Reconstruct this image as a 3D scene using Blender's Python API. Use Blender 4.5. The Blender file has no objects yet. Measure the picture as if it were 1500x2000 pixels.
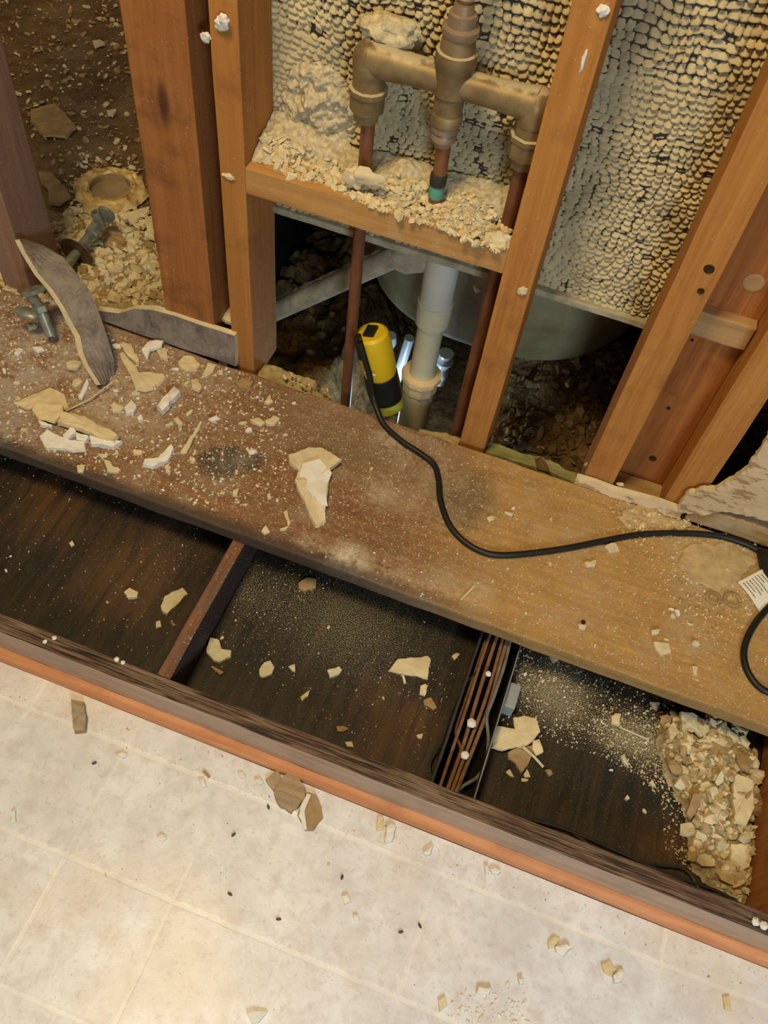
import bpy, bmesh, math, random
import numpy as np
from mathutils import Vector, Matrix, noise as mnoise
random.seed(7)
SC = bpy.context.scene
COL = SC.collection
PI = math.pi
# ------------------------------------------------------------------ camera
H = 1.16                      # camera height above the vinyl floor (m)
FPX = 1717.4
A, B, C = 0.60659, 0.158602, 0.220280
def rot(a, b, c):
    Rx = Matrix.Rotation(a, 3, 'X'); Rz = Matrix.Rotation(b, 3, 'Z'); Ry = Matrix.Rotation(c, 3, 'Z')
    return Ry @ Rx @ Rz
RC = rot(A, B, C)
cam = bpy.data.objects.new('camera', bpy.data.cameras.new('camera'))
COL.objects.link(cam)
cam.data.sensor_fit = 'VERTICAL'; cam.data.sensor_height = 36.0
cam.data.lens = FPX / 2000 * 36
cam.data.clip_start = 0.02
cam.matrix_world = Matrix.Translation((0, 0, H)) @ RC.to_4x4()
SC.camera = cam
def ray(px, py): return RC @ Vector((px - 750, 1000 - py, -FPX))
def PZ(px, py, z):
    d = ray(px, py); t = (z - H) / d.z
    return Vector((d.x * t, d.y * t, z))
def PY(px, py, y):
    d = ray(px, py); t = y / d.y
    return Vector((d.x * t, y, H + d.z * t))
# ------------------------------------------------------------------ light
SC.view_settings.view_transform = 'Standard'
SC.view_settings.look = 'None'
SC.view_settings.gamma = 1.0
SC.view_settings.use_curve_mapping = False
SC.view_settings.exposure = 0.0
w = bpy.data.worlds.new('room_light'); SC.world = w; w.use_nodes = True
w.node_tree.nodes['Background'].inputs[0].default_value = (1.0, 0.82, 0.6, 1)
w.node_tree.nodes['Background'].inputs[1].default_value = 0.16
def area(name, loc, target, size, energy, color):
    L = bpy.data.lights.new(name, 'AREA'); L.shape = 'SQUARE'; L.size = size; L.energy = energy; L.color = color
    o = bpy.data.objects.new(name, L); COL.objects.link(o); o.location = loc
    o.rotation_euler = (Vector(target) - Vector(loc)).to_track_quat('-Z', 'Y').to_euler()
    return o
area('daylight_from_doorway', (0.75, -1.0, 1.15), (0.25, 0.0, 0), 0.45, 21, (0.68, 0.84, 1.0))
area('ceiling_lamp', (-0.50, 0.10, 2.30), (-0.1, 0.9, 0.2), 0.40, 33, (1.0, 0.76, 0.40))
# ------------------------------------------------------------------ node helpers
class NT:
    def __init__(s, name, rough=0.8, spec=0.25, metal=0.0):
        s.m = bpy.data.materials.new(name); s.m.use_nodes = True
        s.t = s.m.node_tree; s.b = s.t.nodes['Principled BSDF']
        s.b.inputs['Roughness'].default_value = rough
        s.b.inputs['Specular IOR Level'].default_value = spec
        s.b.inputs['Metallic'].default_value = metal
        s._pos = None
    def n(s, typ, **kw):
        nd = s.t.nodes.new(typ)
        for k, v in kw.items(): setattr(nd, k, v)
        return nd
    def link(s, a, b): s.t.links.new(a, b)
    def pos(s, obj=False):
        if obj: return s.n('ShaderNodeTexCoord').outputs['Object']
        if s._pos is None: s._pos = s.n('ShaderNodeNewGeometry').outputs['Position']
        return s._pos
    def scaled(s, vec, sc, off=(0, 0, 0)):
        m = s.n('ShaderNodeMapping'); m.inputs['Scale'].default_value = sc; m.inputs['Location'].default_value = off
        s.link(vec, m.inputs[0]); return m.outputs[0]
    def noise(s, vec, scale=5, detail=4, rough=0.55, dist=0.0):
        n = s.n('ShaderNodeTexNoise'); n.inputs['Scale'].default_value = scale; n.inputs['Detail'].default_value = detail
        n.inputs['Roughness'].default_value = rough; n.inputs['Distortion'].default_value = dist
        s.link(vec, n.inputs['Vector']); return n.outputs['Fac']
    def vor(s, vec, scale=50, feat='F1', out='Distance'):
        n = s.n('ShaderNodeTexVoronoi', feature=feat); n.inputs['Scale'].default_value = scale
        s.link(vec, n.inputs['Vector']); return n.outputs[out]
    def ramp(s, fac, stops):
        r = s.n('ShaderNodeValToRGB'); el = r.color_ramp.elements
        while len(el) < len(stops): el.new(0.5)
        for e, (p, c) in zip(el, stops):
            e.position = p; e.color = (c, c, c, 1) if isinstance(c, (int, float)) else (*c, 1)
        s.link(fac, r.inputs[0]); return r.outputs[0]
    def math(s, op, a, b=None, clamp=False):
        m = s.n('ShaderNodeMath', operation=op, use_clamp=clamp)
        for i, v in enumerate((a, b)):
            if v is None: continue
            if isinstance(v, (int, float)): m.inputs[i].default_value = v
            else: s.link(v, m.inputs[i])
        return m.outputs[0]
    def mix(s, fac, a, b, mode='MIX'):
        m = s.n('ShaderNodeMix', data_type='RGBA', blend_type=mode)
        if isinstance(fac, (int, float)): m.inputs[0].default_value = fac
        else: s.link(fac, m.inputs[0])
        for i, v in ((6, a), (7, b)):
            if isinstance(v, tuple): m.inputs[i].default_value = (*v, 1)
            else: s.link(v, m.inputs[i])
        return m.outputs[2]
    def sep(s, vec):
        n = s.n('ShaderNodeSeparateXYZ'); s.link(vec, n.inputs[0]); return n.outputs
    def blob(s, c, r, soft=0.5, nz=None, amp=0.0, sc=(1, 1, 1)):
        """1 inside radius r around point c (world), fading outwards, edge broken by a noise."""
        v = s.n('ShaderNodeVectorMath', operation='SUBTRACT'); s.link(s.pos(), v.inputs[0]); v.inputs[1].default_value = c
        v1 = s.n('ShaderNodeVectorMath', operation='MULTIPLY'); s.link(v.outputs[0], v1.inputs[0]); v1.inputs[1].default_value = sc
        v2 = s.n('ShaderNodeVectorMath', operation='LENGTH'); s.link(v1.outputs[0], v2.inputs[0])
        d = v2.outputs['Value']
        if nz is not None: d = s.math('ADD', d, s.math('MULTIPLY', s.math('SUBTRACT', nz, 0.5), amp))
        mr = s.n('ShaderNodeMapRange', interpolation_type='SMOOTHSTEP'); s.link(d, mr.inputs[0])
        mr.inputs[1].default_value = r; mr.inputs[2].default_value = r * (1 - soft); mr.inputs[3].default_value = 0; mr.inputs[4].default_value = 1
        return mr.outputs[0]
    def color(s, c):
        if isinstance(c, tuple): s.b.inputs['Base Color'].default_value = (*c, 1)
        else: s.link(c, s.b.inputs['Base Color'])
    def bump(s, h, strength=0.4, dist=0.002, prev=None):
        b = s.n('ShaderNodeBump'); b.inputs['Strength'].default_value = strength; b.inputs['Distance'].default_value = dist
        s.link(h, b.inputs['Height'])
        if prev is not None: s.link(prev, b.inputs['Normal'])
        s.link(b.outputs[0], s.b.inputs['Normal']); return b.outputs[0]
def simple(name, c, rough=0.7, spec=0.3, metal=0.0, vary=0.12, nscale=60, bump=0.0, c2=None):
    t = NT(name, rough, spec, metal)
    n = t.noise(t.pos(), nscale, 4, 0.6)
    c2 = c2 or tuple(x * (1 - vary * 2.5) for x in c)
    t.color(t.mix(t.ramp(n, [(0.3, 0.0), (0.7, 1.0)]), c2, c))
    if bump: t.bump(n, bump, 0.002)
    return t.m
def wood(name, light, dark, axis='z', dirt=None, dirt_amt=0.3, speck=0.0, knots=True, rough=0.75, marks=()):
    t = NT(name, rough, 0.2)
    sc = {'z': (1, 1, 0.045), 'x': (0.045, 1, 1), 'y': (1, 0.045, 1)}[axis]
    v = t.scaled(t.pos(), sc)
    g1 = t.noise(v, 90, 5, 0.6, 0.4); g2 = t.noise(v, 330, 3, 0.6)
    big = t.noise(t.scaled(t.pos(), tuple(x if x < 1 else 1 for x in (s_ * 1.0 + 0.1 for s_ in sc))), 9, 3, 0.5)
    g = t.math('ADD', t.math('MULTIPLY', g1, 0.7), t.math('MULTIPLY', g2, 0.3))
    c = t.mix(t.ramp(g, [(0.36, 0.0), (0.62, 1.0)]), dark, light)
    mid = tuple(0.5 * (a + b) * 0.9 for a, b in zip(light, dark))
    c = t.mix(t.ramp(big, [(0.42, 0.0), (0.68, 0.6)]), c, mid)
    if dirt:
        dn = t.noise(t.pos(), 14, 6, 0.65)
        c = t.mix(t.ramp(dn, [(0.62 - dirt_amt * 0.35, 0.0), (0.80 - dirt_amt * 0.2, 0.85)]), c, dirt)
    if speck:
        sn = t.noise(t.pos(), 330, 2, 0.5)
        c = t.mix(t.ramp(sn, [(0.70 - speck * 0.1, 0.0), (0.74 - speck * 0.1, 0.7)]), c, (0.62, 0.52, 0.36))
    for p_, r_, s_ in marks:
        c = t.mix(t.math('MULTIPLY', t.blob(p_, r_, 0.7, dn, 0.012, s_), 0.85), c, (0.055, 0.022, 0.012))
    t.color(c)
    t.bump(g, 0.35, 0.0015)
    return t.m
# ------------------------------------------------------------------ materials
M = {}
M['stud'] = wood('fir_stud_wood', (0.50, 0.225, 0.055), (0.35, 0.135, 0.03), 'z', (0.26, 0.10, 0.03), 0.22, 0.12)
M['stud_red'] = wood('red_fir_stud_wood', (0.40, 0.165, 0.050), (0.27, 0.095, 0.026), 'z', (0.12, 0.05, 0.022), 0.35, 0.1, marks=[(PY(319, 205, .9), .012, (1, 1, .28))])
M['stud_grey'] = wood('light_tinted_stud_wood', (0.34, 0.20, 0.13), (0.23, 0.125, 0.08), 'z', (0.25, 0.17, 0.12), 0.4, 0.1)  # mauve-grey tone from light and shade painted into the wood colour
M['stud_board'] = wood('back_board_wood', (0.44, 0.17, 0.045), (0.27, 0.085, 0.02), 'z', (0.20, 0.06, 0.02), 0.15)
M['header'] = wood('header_wood', (0.55, 0.30, 0.10), (0.38, 0.18, 0.05), 'x', (0.5, 0.38, 0.2), 0.2, 0.2)
M['block_pale'] = wood('pale_block_wood', (0.48, 0.30, 0.13), (0.36, 0.2, 0.08), 'x')
M['sill'] = wood('sill_wood', (0.42, 0.27, 0.11), (0.26, 0.15, 0.055), 'x', (0.5, 0.4, 0.24), 0.3, 0.4)
M['shoe'] = wood('orange_shoe_molding', (0.62, 0.285, 0.125), (0.44, 0.165, 0.065), 'x', (0.4, 0.15, 0.07), 0.3, rough=0.5)
M['divider'] = wood('stained_divider_wood', (0.10, 0.055, 0.04), (0.028, 0.018, 0.015), 'y', (0.05, 0.045, 0.045), 0.6, 0.25)
M['divider_top'] = wood('divider_raw_edge', (0.26, 0.105, 0.045), (0.09, 0.04, 0.022), 'y', (0.12, 0.09, 0.07), 0.55, 0.3)
M['rail_face'] = wood('toe_kick_face', (0.47, 0.325, 0.22), (0.35, 0.225, 0.15), 'x', (0.27, 0.21, 0.15), 0.3, rough=0.42)
M['scrap'] = wood('scrap_wood', (0.45, 0.32, 0.18), (0.25, 0.16, 0.08), 'x', (0.3, 0.26, 0.2), 0.5)
# raw, dirty top edge of the toe kick: long streaks of bare and black wood
t = NT('toe_kick_raw_edge', 0.8, 0.15)
v = t.scaled(t.pos(), (0.03, 1, 1))
g = t.noise(v, 420, 5, 0.65, 0.3); bg = t.noise(t.scaled(t.pos(), (0.35, 1, 1)), 26, 4, 0.6)
c = t.mix(t.ramp(g, [(0.40, 0.0), (0.60, 1.0)]), (0.022, 0.013, 0.010), (0.17, 0.10, 0.062))
c = t.mix(t.ramp(bg, [(0.40, 0.0), (0.62, 0.8)]), c, t.mix(t.ramp(g, [(0.4, 0.0), (0.6, 1.0)]), (0.05, 0.035, 0.025), (0.3, 0.2, 0.12)))
t.color(c); t.bump(g, 0.6, 0.002); M['rail_top'] = t.m
# pit panel: almost black stained plywood with brown grain and fine pale dust
def pit(name, dust_pts, brown_pts):
    t = NT(name, 0.55, 0.35)
    v = t.scaled(t.pos(), (1, 0.10, 1))
    g = t.noise(v, 85, 5, 0.6, 0.6)
    n = t.noise(t.pos(), 9, 4, 0.6)
    c = t.mix(t.ramp(g, [(0.38, 0.0), (0.66, 1.0)]), (0.012, 0.009, 0.006), (0.036, 0.024, 0.011))
    for p, r in brown_pts:
        c = t.mix(t.math('MULTIPLY', t.blob(p, r, 0.9, n, 0.15), t.ramp(g, [(0.3, 0.2), (0.65, 1.0)])), c, (0.095, 0.042, 0.012))
    s1 = t.noise(t.pos(), 420, 2, 0.5)
    d = t.ramp(s1, [(0.70, 0.0), (0.735, 0.8)])
    c = t.mix(d, c, (0.40, 0.35, 0.22))
    s2 = t.noise(t.pos(), 620, 2, 0.6)
    for p, r, k in dust_pts:
        msk = t.blob(p, r, 0.95, n, 0.10, (1, 1.5, 1))
        thr = t.math('MULTIPLY', msk, k * 0.30)
        dd = t.ramp(t.math('ADD', s2, thr), [(0.66, 0.0), (0.80, 0.75)])
        c = t.mix(dd, c, (0.42, 0.36, 0.22))
    t.color(c); t.bump(g, 0.3, 0.001)
    return t.m
M['pit_left'] = pit('left_pit_panel', [(PZ(330, 1080, 0), 0.12, 0.30)], [(PZ(260, 1120, 0), 0.13), (PZ(90, 1000, 0), 0.09)])
M['pit_mid'] = pit('middle_pit_panel', [(PZ(680, 1220, 0), 0.22, 0.55), (PZ(500, 1160, 0), 0.12, 0.5)], [(PZ(780, 1430, 0), 0.10)])
M['pit_right'] = pit('right_pit_panel', [(PZ(1080, 1350, 0), 0.14, 0.9), (PZ(1230, 1440, 0), 0.12, 0.95), (PZ(1370, 1500, 0), 0.14, 1.0)], [(PZ(1330, 1650, 0), 0.07)])
# plank
t = NT('dusty_fir_plank', 0.7, 0.25)
v = t.scaled(t.pos(), (0.05, 1, 1))
g = t.noise(v, 120, 5, 0.6, 0.4)
n1 = t.noise(t.pos(), 11, 5, 0.62); n2 = t.noise(t.pos(), 32, 5, 0.65); nf = t.noise(t.pos(), 450, 2, 0.5); n5 = t.noise(t.pos(), 120, 5, 0.7)
X, Yc, Z = t.sep(t.pos())
gold = t.mix(t.ramp(g, [(0.30, 0.0), (0.70, 1.0)]), (0.37, 0.205, 0.062), (0.49, 0.285, 0.085))
gold = t.mix(t.ramp(n2, [(0.42, 0.0), (0.66, 0.55)]), gold, (0.30, 0.175, 0.065))
red = t.mix(t.ramp(g, [(0.35, 0.0), (0.65, 1.0)]), (0.165, 0.070, 0.028), (0.25, 0.115, 0.048))
red = t.mix(t.ramp(n2, [(0.42, 0.0), (0.66, 0.6)]), red, (0.20, 0.13, 0.065))
k = t.ramp(t.math('ADD', X, t.math('MULTIPLY', t.math('SUBTRACT', n1, 0.5), 0.22)), [(0.0, 0.0), (0.5, 0.5), (1, 1.0)])
mr = t.n('ShaderNodeMapRange'); t.link(t.math('ADD', X, t.math('MULTIPLY', t.math('SUBTRACT', n1, 0.5), 0.25)), mr.inputs[0])
mr.inputs[1].default_value = -0.13; mr.inputs[2].default_value = 0.0
c = t.mix(mr.outputs[0], red, gold)
pk = lambda x, y: PZ(x, y, .101)
# greenish-grey water stain, dark mould blots, brown patch
c = t.mix(t.math('MULTIPLY', t.blob(pk(905, 975), 0.075, 0.8, n2, 0.08), 0.75), c, (0.11, 0.095, 0.05))
c = t.mix(t.math('MULTIPLY', t.blob(pk(655, 870), 0.12, 0.9, n2, 0.08, (0.6, 1.6, 1)), 0.6), c, (0.20, 0.14, 0.075))
c = t.mix(t.math('MULTIPLY', t.blob(pk(435, 905), 0.043, 0.45, n2, 0.04), 0.95), c, (0.045, 0.032, 0.02))
c = t.mix(t.math('MULTIPLY', t.blob(pk(495, 898), 0.024, 0.5, n2, 0.022), 0.92), c, (0.05, 0.028, 0.02))
c = t.mix(t.math('MULTIPLY', t.blob(pk(960, 1120), 0.05, 0.7, n2, 0.06), 0.4), c, (0.3, 0.2, 0.09))
# dark front edge on the left half
mr2 = t.n('ShaderNodeMapRange', interpolation_type='SMOOTHSTEP'); t.link(t.math('ADD', Yc, t.math('MULTIPLY', n2, 0.03)), mr2.inputs[0])
mr2.inputs[1].default_value = 0.640; mr2.inputs[2].default_value = 0.620
mr3 = t.n('ShaderNodeMapRange'); t.link(X, mr3.inputs[0]); mr3.inputs[1].default_value = -0.2; mr3.inputs[2].default_value = 0.1; mr3.inputs[3].default_value = 0.85; mr3.inputs[4].default_value = 0.15
# settled plaster dust
DUST = (0.47, 0.38, 0.27)
base_d = t.ramp(n1, [(0.5, 0.0), (0.75, 0.35)])
c = t.mix(base_d, c, DUST)
for p, r, k_, cc in ((pk(60, 700), 0.24, 0.9, (0.40, 0.33, 0.27)), (pk(20, 830), 0.13, 0.6, (0.33, 0.29, 0.26)), (pk(330, 760), 0.2, 0.45, DUST),
                 (pk(680, 1095), 0.045, 0.95, (0.62, 0.55, 0.42)), (pk(600, 1060), 0.03, 0.6, DUST), (pk(760, 1130), 0.06, 0.5, DUST), (pk(860, 1150), 0.06, 0.5, DUST), (pk(830, 900), 0.09, 0.35, DUST), (pk(740, 960), 0.05, 0.6, DUST), (pk(760, 860), 0.05, 0.7, (0.45, 0.36, 0.24)), (pk(640, 1090), 0.03, 0.7, DUST), (pk(230, 800), 0.10, 0.6, DUST), (pk(90, 790), 0.08, 0.6, (0.30, 0.19, 0.07)),
                 (pk(1400, 1110), 0.10, 0.95, (0.55, 0.42, 0.22)), (pk(1270, 1000), 0.06, 0.9, (0.55, 0.44, 0.25)), (pk(1350, 1150), 0.05, 0.6, (0.33, 0.24, 0.13)),
                 (pk(940, 1150), 0.03, 0.5, DUST), (pk(1350, 1240), 0.05, 0.5, DUST)):
    nn = t.ramp(t.math('ADD', t.math('MULTIPLY', n2, 0.6), t.math('MULTIPLY', n5, 0.4)), [(0.42, 0.08), (0.56, 1.0)])
    c = t.mix(t.math('MULTIPLY', t.math('MULTIPLY', t.blob(p, r, 0.8, n2, r * 0.9), nn), k_), c, cc)
c = t.mix(t.ramp(n5, [(0.52, 0.0), (0.70, 0.35)]), c, DUST)
s = t.ramp(nf, [(0.63, 0.0), (0.68, 0.75)])
c = t.mix(s, c, (0.60, 0.50, 0.34))
nf2 = t.noise(t.pos(), 190, 3, 0.6)
c = t.mix(t.ramp(nf2, [(0.67, 0.0), (0.70, 0.9)]), c, (0.68, 0.58, 0.42))
c = t.mix(t.math('MULTIPLY', mr2.outputs[0], mr3.outputs[0]), c, (0.055, 0.04, 0.03))
t.color(c)
t.bump(t.math('ADD', g, t.math('MULTIPLY', nf, 0.8)), 0.5, 0.0015); M['plank'] = t.m
# vinyl floor
t = NT('white_vinyl_tile', 0.35, 0.4)
X, Yc, Z = t.sep(t.pos())
n1 = t.noise(t.pos(), 13, 5, 0.6); n2 = t.noise(t.pos(), 40, 6, 0.7, 0.3); n3 = t.noise(t.pos(), 230, 2, 0.5); n4 = t.noise(t.pos(), 5, 3, 0.5)
c = t.mix(t.ramp(n1, [(0.35, 0.0), (0.65, 1.0)]), (0.63, 0.61, 0.60), (0.77, 0.76, 0.76))
c = t.mix(t.ramp(n2, [(0.46, 0.0), (0.66, 0.65)]), c, (0.55, 0.49, 0.455))
c = t.mix(t.ramp(n4, [(0.5, 0.0), (0.7, 0.45)]), c, (0.72, 0.58, 0.42))
n6 = t.noise(t.pos(), 95, 5, 0.75, 0.4)
c = t.mix(t.ramp(n6, [(0.56, 0.0), (0.66, 0.55)]), c, (0.50, 0.44, 0.40))
c = t.mix(t.ramp(n3, [(0.735, 0.0), (0.76, 0.85)]), c, (0.16, 0.13, 0.11))
def grout(coord, off, s_, w_):
    f = t.math('FRACT', t.math('ADD', t.math('DIVIDE', t.math('SUBTRACT', coord, off), s_), 100.5))
    d = t.math('ABSOLUTE', t.math('SUBTRACT', f, 0.5))
    m_ = t.n('ShaderNodeMapRange', interpolation_type='SMOOTHSTEP'); t.link(d, m_.inputs[0])
    m_.inputs[1].default_value = w_ / s_; m_.inputs[2].default_value = w_ / s_ * 0.45; m_.inputs[3].default_value = 0; m_.inputs[4].default_value = 1
    return m_.outputs[0]
wob = t.math('MULTIPLY', t.math('SUBTRACT', n2, 0.5), 0.006)
gy = grout(t.math('ADD', Yc, wob), 0.147, 0.1475, 0.0040)
gx = grout(t.math('ADD', X, wob), 0.075, 0.1447, 0.0036)
gr = t.math('MAXIMUM', t.math('MULTIPLY', gx, t.ramp(n4, [(0.38, 0.15), (0.6, 0.75)])), gy)
c = t.mix(t.math('MULTIPLY', gr, t.ramp(n1, [(0.35, 0.15), (0.62, 0.6)])), c, (0.86, 0.81, 0.70))
t.color(c)
b1 = t.bump(t.math('SUBTRACT', 1.0, gr), 0.2, 0.0008)
t.bump(n2, 0.25, 0.0015, b1); M['vinyl'] = t.m
# plaster & rubble
M['plaster'] = simple('cream_plaster', (0.72, 0.60, 0.37), 0.9, 0.1, 0, 0.10, 40, 0.5)
M['plaster_white'] = simple('white_plaster', (0.80, 0.76, 0.68), 0.9, 0.1, 0, 0.06, 60, 0.3)
M['plaster_yellow'] = simple('yellow_plaster', (0.74, 0.60, 0.35), 0.9, 0.1, 0, 0.08, 60, 0.3)
M['plaster_brown'] = simple('brown_coat_plaster', (0.42, 0.28, 0.13), 0.9, 0.1, 0, 0.12, 60, 0.4)
M['plaster_pale'] = simple('pale_yellow_plaster', (0.68, 0.60, 0.38), 0.9, 0.1, 0, 0.08, 90, 0.3)
M['dust_tan'] = simple('tan_dust_crust', (0.60, 0.44, 0.22), 0.95, 0.05, 0, 0.15, 60, 0.6)
M['keys'] = simple('plaster_keys', (0.60, 0.50, 0.29), 0.85, 0.15, 0, 0.16, 18, 0.0)
t = NT('grey_drywall_paper', 0.85, 0.15)
n = t.noise(t.pos(), 30, 5, 0.65); n2 = t.noise(t.scaled(t.pos(), (1, 1, 0.3)), 220, 3, 0.6)
c = t.mix(t.ramp(n, [(0.35, 0.0), (0.65, 1.0)]), (0.12, 0.10, 0.09), (0.27, 0.225, 0.19))
t.color(t.mix(t.ramp(n2, [(0.4, 0.0), (0.7, 0.5)]), c, (0.33, 0.28, 0.23))); t.bump(n2, 0.4, 0.001); M['paper'] = t.m
t = NT('torn_wall_paper_face', 0.85, 0.15)
n = t.noise(t.scaled(t.pos(), (0.35, 1, 1)), 60, 4, 0.65)
t.color(t.mix(t.ramp(n, [(0.53, 0.0), (0.58, 0.95)]), (0.60, 0.46, 0.28), (0.34, 0.215, 0.10))); t.bump(n, 0.5, 0.002); M['torn'] = t.m
# dirty old floor of the toilet room
t = NT('dirty_brown_subfloor', 0.75, 0.25)
n1 = t.noise(t.pos(), 6, 5, 0.65); n2 = t.noise(t.pos(), 26, 6, 0.7, 0.5); n3 = t.noise(t.pos(), 150, 3, 0.6)
c = t.mix(t.ramp(n2, [(0.35, 0.0), (0.65, 1.0)]), (0.085, 0.045, 0.018), (0.19, 0.115, 0.052))
c = t.mix(t.ramp(n1, [(0.5, 0.0), (0.68, 0.6)]), c, (0.28, 0.19, 0.10))
c = t.mix(t.ramp(n3, [(0.64, 0.0), (0.70, 0.7)]), c, (0.45, 0.34, 0.18))
t.color(c); t.bump(n2, 0.6, 0.004); M['subfloor'] = t.m
M['rubble'] = simple('crumbled_plaster', (0.50, 0.39, 0.21), 0.95, 0.05, 0, 0.22, 120, 0.9)
M['rubble_pale'] = simple('crumbled_pale_plaster', (0.66, 0.56, 0.36), 0.95, 0.05, 0, 0.2, 140, 0.9)
t = NT('dark_soil_and_leaves', 0.95, 0.05)
n = t.noise(t.pos(), 45, 6, 0.7, 0.6)
t.color(t.mix(t.ramp(n, [(0.35, 0.0), (0.7, 1.0)]), (0.05, 0.032, 0.014), (0.30, 0.185, 0.075))); t.bump(n, 0.9, 0.01); M['soil'] = t.m
M['leaf'] = simple('dry_leaf', (0.26, 0.155, 0.065), 0.9, 0.1, 0, 0.2, 30)
M['black_void'] = simple('painted_darkness', (0.012, 0.011, 0.009), 0.95, 0.02)  # near-black colour stands in for the darkness of the unlit hollows
M['lath'] = simple('rusty_metal_lath', (0.07, 0.055, 0.04), 0.6, 0.3, 0.3, 0.2, 80)
M['foam'] = simple('yellow_insulation_batt', (0.56, 0.45, 0.22), 0.95, 0.05, 0, 0.2, 45, 1.0)
M['green_board'] = simple('pale_green_board', (0.34, 0.32, 0.13), 0.8, 0.1, 0, 0.12, 30)
M['tub'] = simple('grey_green_tub_enamel', (0.34, 0.325, 0.19), 0.65, 0.2, 0, 0.12, 18, c2=(0.22, 0.19, 0.09))
M['flange_grey'] = simple('grey_tub_flange', (0.48, 0.43, 0.29), 0.7, 0.2, 0, 0.18, 50, 0.6)
t = NT('dusty_brass', 0.5, 0.4, 0.35)
n = t.noise(t.pos(), 38, 4, 0.6); g_ = t.n('ShaderNodeNewGeometry'); nz = t.sep(g_.outputs['Normal'])[2]
c = t.mix(t.ramp(n, [(0.35, 0.0), (0.65, 1.0)]), (0.17, 0.115, 0.05), (0.28, 0.20, 0.095))
dust = t.ramp(t.math('ADD', t.math('MULTIPLY', nz, 0.6), t.math('MULTIPLY', n, 0.55)), [(0.74, 0.0), (0.82, 0.85)])
t.color(t.mix(dust, c, (0.48, 0.40, 0.25)))
t.link(t.math('SUBTRACT', 0.35, t.math('MULTIPLY', dust, 0.35)), t.b.inputs['Metallic']); M['brass'] = t.m
t = NT('old_copper', 0.5, 0.4, 0.35)
n = t.noise(t.scaled(t.pos(), (1, 1, 0.25)), 50, 4, 0.6)
t.color(t.mix(t.ramp(n, [(0.35, 0.0), (0.65, 1.0)]), (0.15, 0.058, 0.028), (0.27, 0.11, 0.052))); M['copper'] = t.m
M['patina'] = simple('green_patina', (0.12, 0.36, 0.26), 0.8, 0.2)
M['solder'] = simple('solder', (0.36, 0.26, 0.16), 0.5, 0.4, 0.4)
M['pvc'] = simple('cream_pvc', (0.72, 0.66, 0.44), 0.4, 0.4, 0, 0.05, 20)
M['pvc_white'] = simple('white_pvc_coupling', (0.70, 0.68, 0.56), 0.4, 0.4, 0, 0.05, 20)
M['nut'] = simple('ivory_slip_nut', (0.80, 0.60, 0.32), 0.45, 0.4, 0, 0.05, 30)
M['yellow'] = simple('yellow_tool_plastic', (0.74, 0.50, 0.012), 0.4, 0.5, 0, 0.04, 20)
M['black'] = simple('black_rubber', (0.012, 0.012, 0.011), 0.45, 0.4, 0, 0.1, 30)
M['lens'] = simple('green_yellow_lens_cap', (0.52, 0.55, 0.06), 0.3, 0.5, 0, 0.04, 20)
M['tag'] = simple('white_paper_tag', (0.80, 0.76, 0.64), 0.6, 0.2, 0, 0.03, 20)
M['ink'] = simple('faded_black_ink', (0.16, 0.14, 0.11), 0.8, 0.1)
M['plastic_sheet'] = simple('white_plastic_sheet', (0.55, 0.60, 0.62), 0.25, 0.6, 0, 0.05, 20)
M['wax'] = simple('old_yellow_wax_flange', (0.78, 0.60, 0.25), 0.55, 0.3, 0, 0.16, 40, 0.6, c2=(0.36, 0.2, 0.06))
M['flange_hole'] = simple('grey_brown_drain_plug', (0.36, 0.27, 0.15), 0.8, 0.15, 0, 0.1, 40)
M['chrome_green'] = simple('tarnished_chrome', (0.33, 0.34, 0.28), 0.4, 0.5, 0.4, 0.25, 60, c2=(0.15, 0.16, 0.13))
M['rust_plate'] = simple('rusty_escutcheon', (0.16, 0.10, 0.06), 0.5, 0.4, 0.4, 0.25, 60)
M['wire_brown'] = simple('brown_cable_sheath', (0.26, 0.125, 0.06), 0.6, 0.3, 0, 0.2, 90)
M['wire_grey'] = simple('grey_cable_sheath', (0.20, 0.19, 0.16), 0.6, 0.3, 0, 0.2, 90)
M['wire_dark'] = simple('dark_cable_sheath', (0.035, 0.03, 0.03), 0.5, 0.4, 0, 0.2, 90)
M['dark_plate'] = simple('dark_divider_sheet', (0.05, 0.045, 0.04), 0.4, 0.4, 0, 0.2, 60)
M['grey_plastic'] = simple('grey_plastic_clip', (0.36, 0.37, 0.34), 0.5, 0.3)
M['seed'] = simple('dark_dropping', (0.12, 0.095, 0.08), 0.9, 0.1)
M['wood_dark_hole'] = simple('dark_nail_hole', (0.05, 0.025, 0.012), 0.9, 0.1)
# ------------------------------------------------------------------ object helpers
def tag(o, label, cat, group=None, kind=None):
    o['label'] = label; o['category'] = cat
    if group: o['group'] = group
    if kind: o['kind'] = kind
    return o
def link_mesh(name, me, mat, parent=None, recenter=True):
    mats = mat if isinstance(mat, (list, tuple)) else [mat]
    for m_ in mats: me.materials.append(m_)
    o = bpy.data.objects.new(name, me); COL.objects.link(o)
    if parent is not None:
        o.parent = parent
        o.matrix_parent_inverse = Matrix.Translation(-parent.location) if parent.rotation_euler.x == 0 else parent.matrix_world.inverted()
    elif recenter:
        n_ = len(me.vertices); a = np.empty(n_ * 3, 'f'); me.vertices.foreach_get('co', a); a = a.reshape(-1, 3)
        lo, hi = a.min(0), a.max(0); c_ = np.array([(lo[0] + hi[0]) / 2, (lo[1] + hi[1]) / 2, lo[2]], 'f')
        a -= c_; me.vertices.foreach_set('co', a.ravel()); o.location = Vector(c_.tolist()); me.update()
    return o
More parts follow.
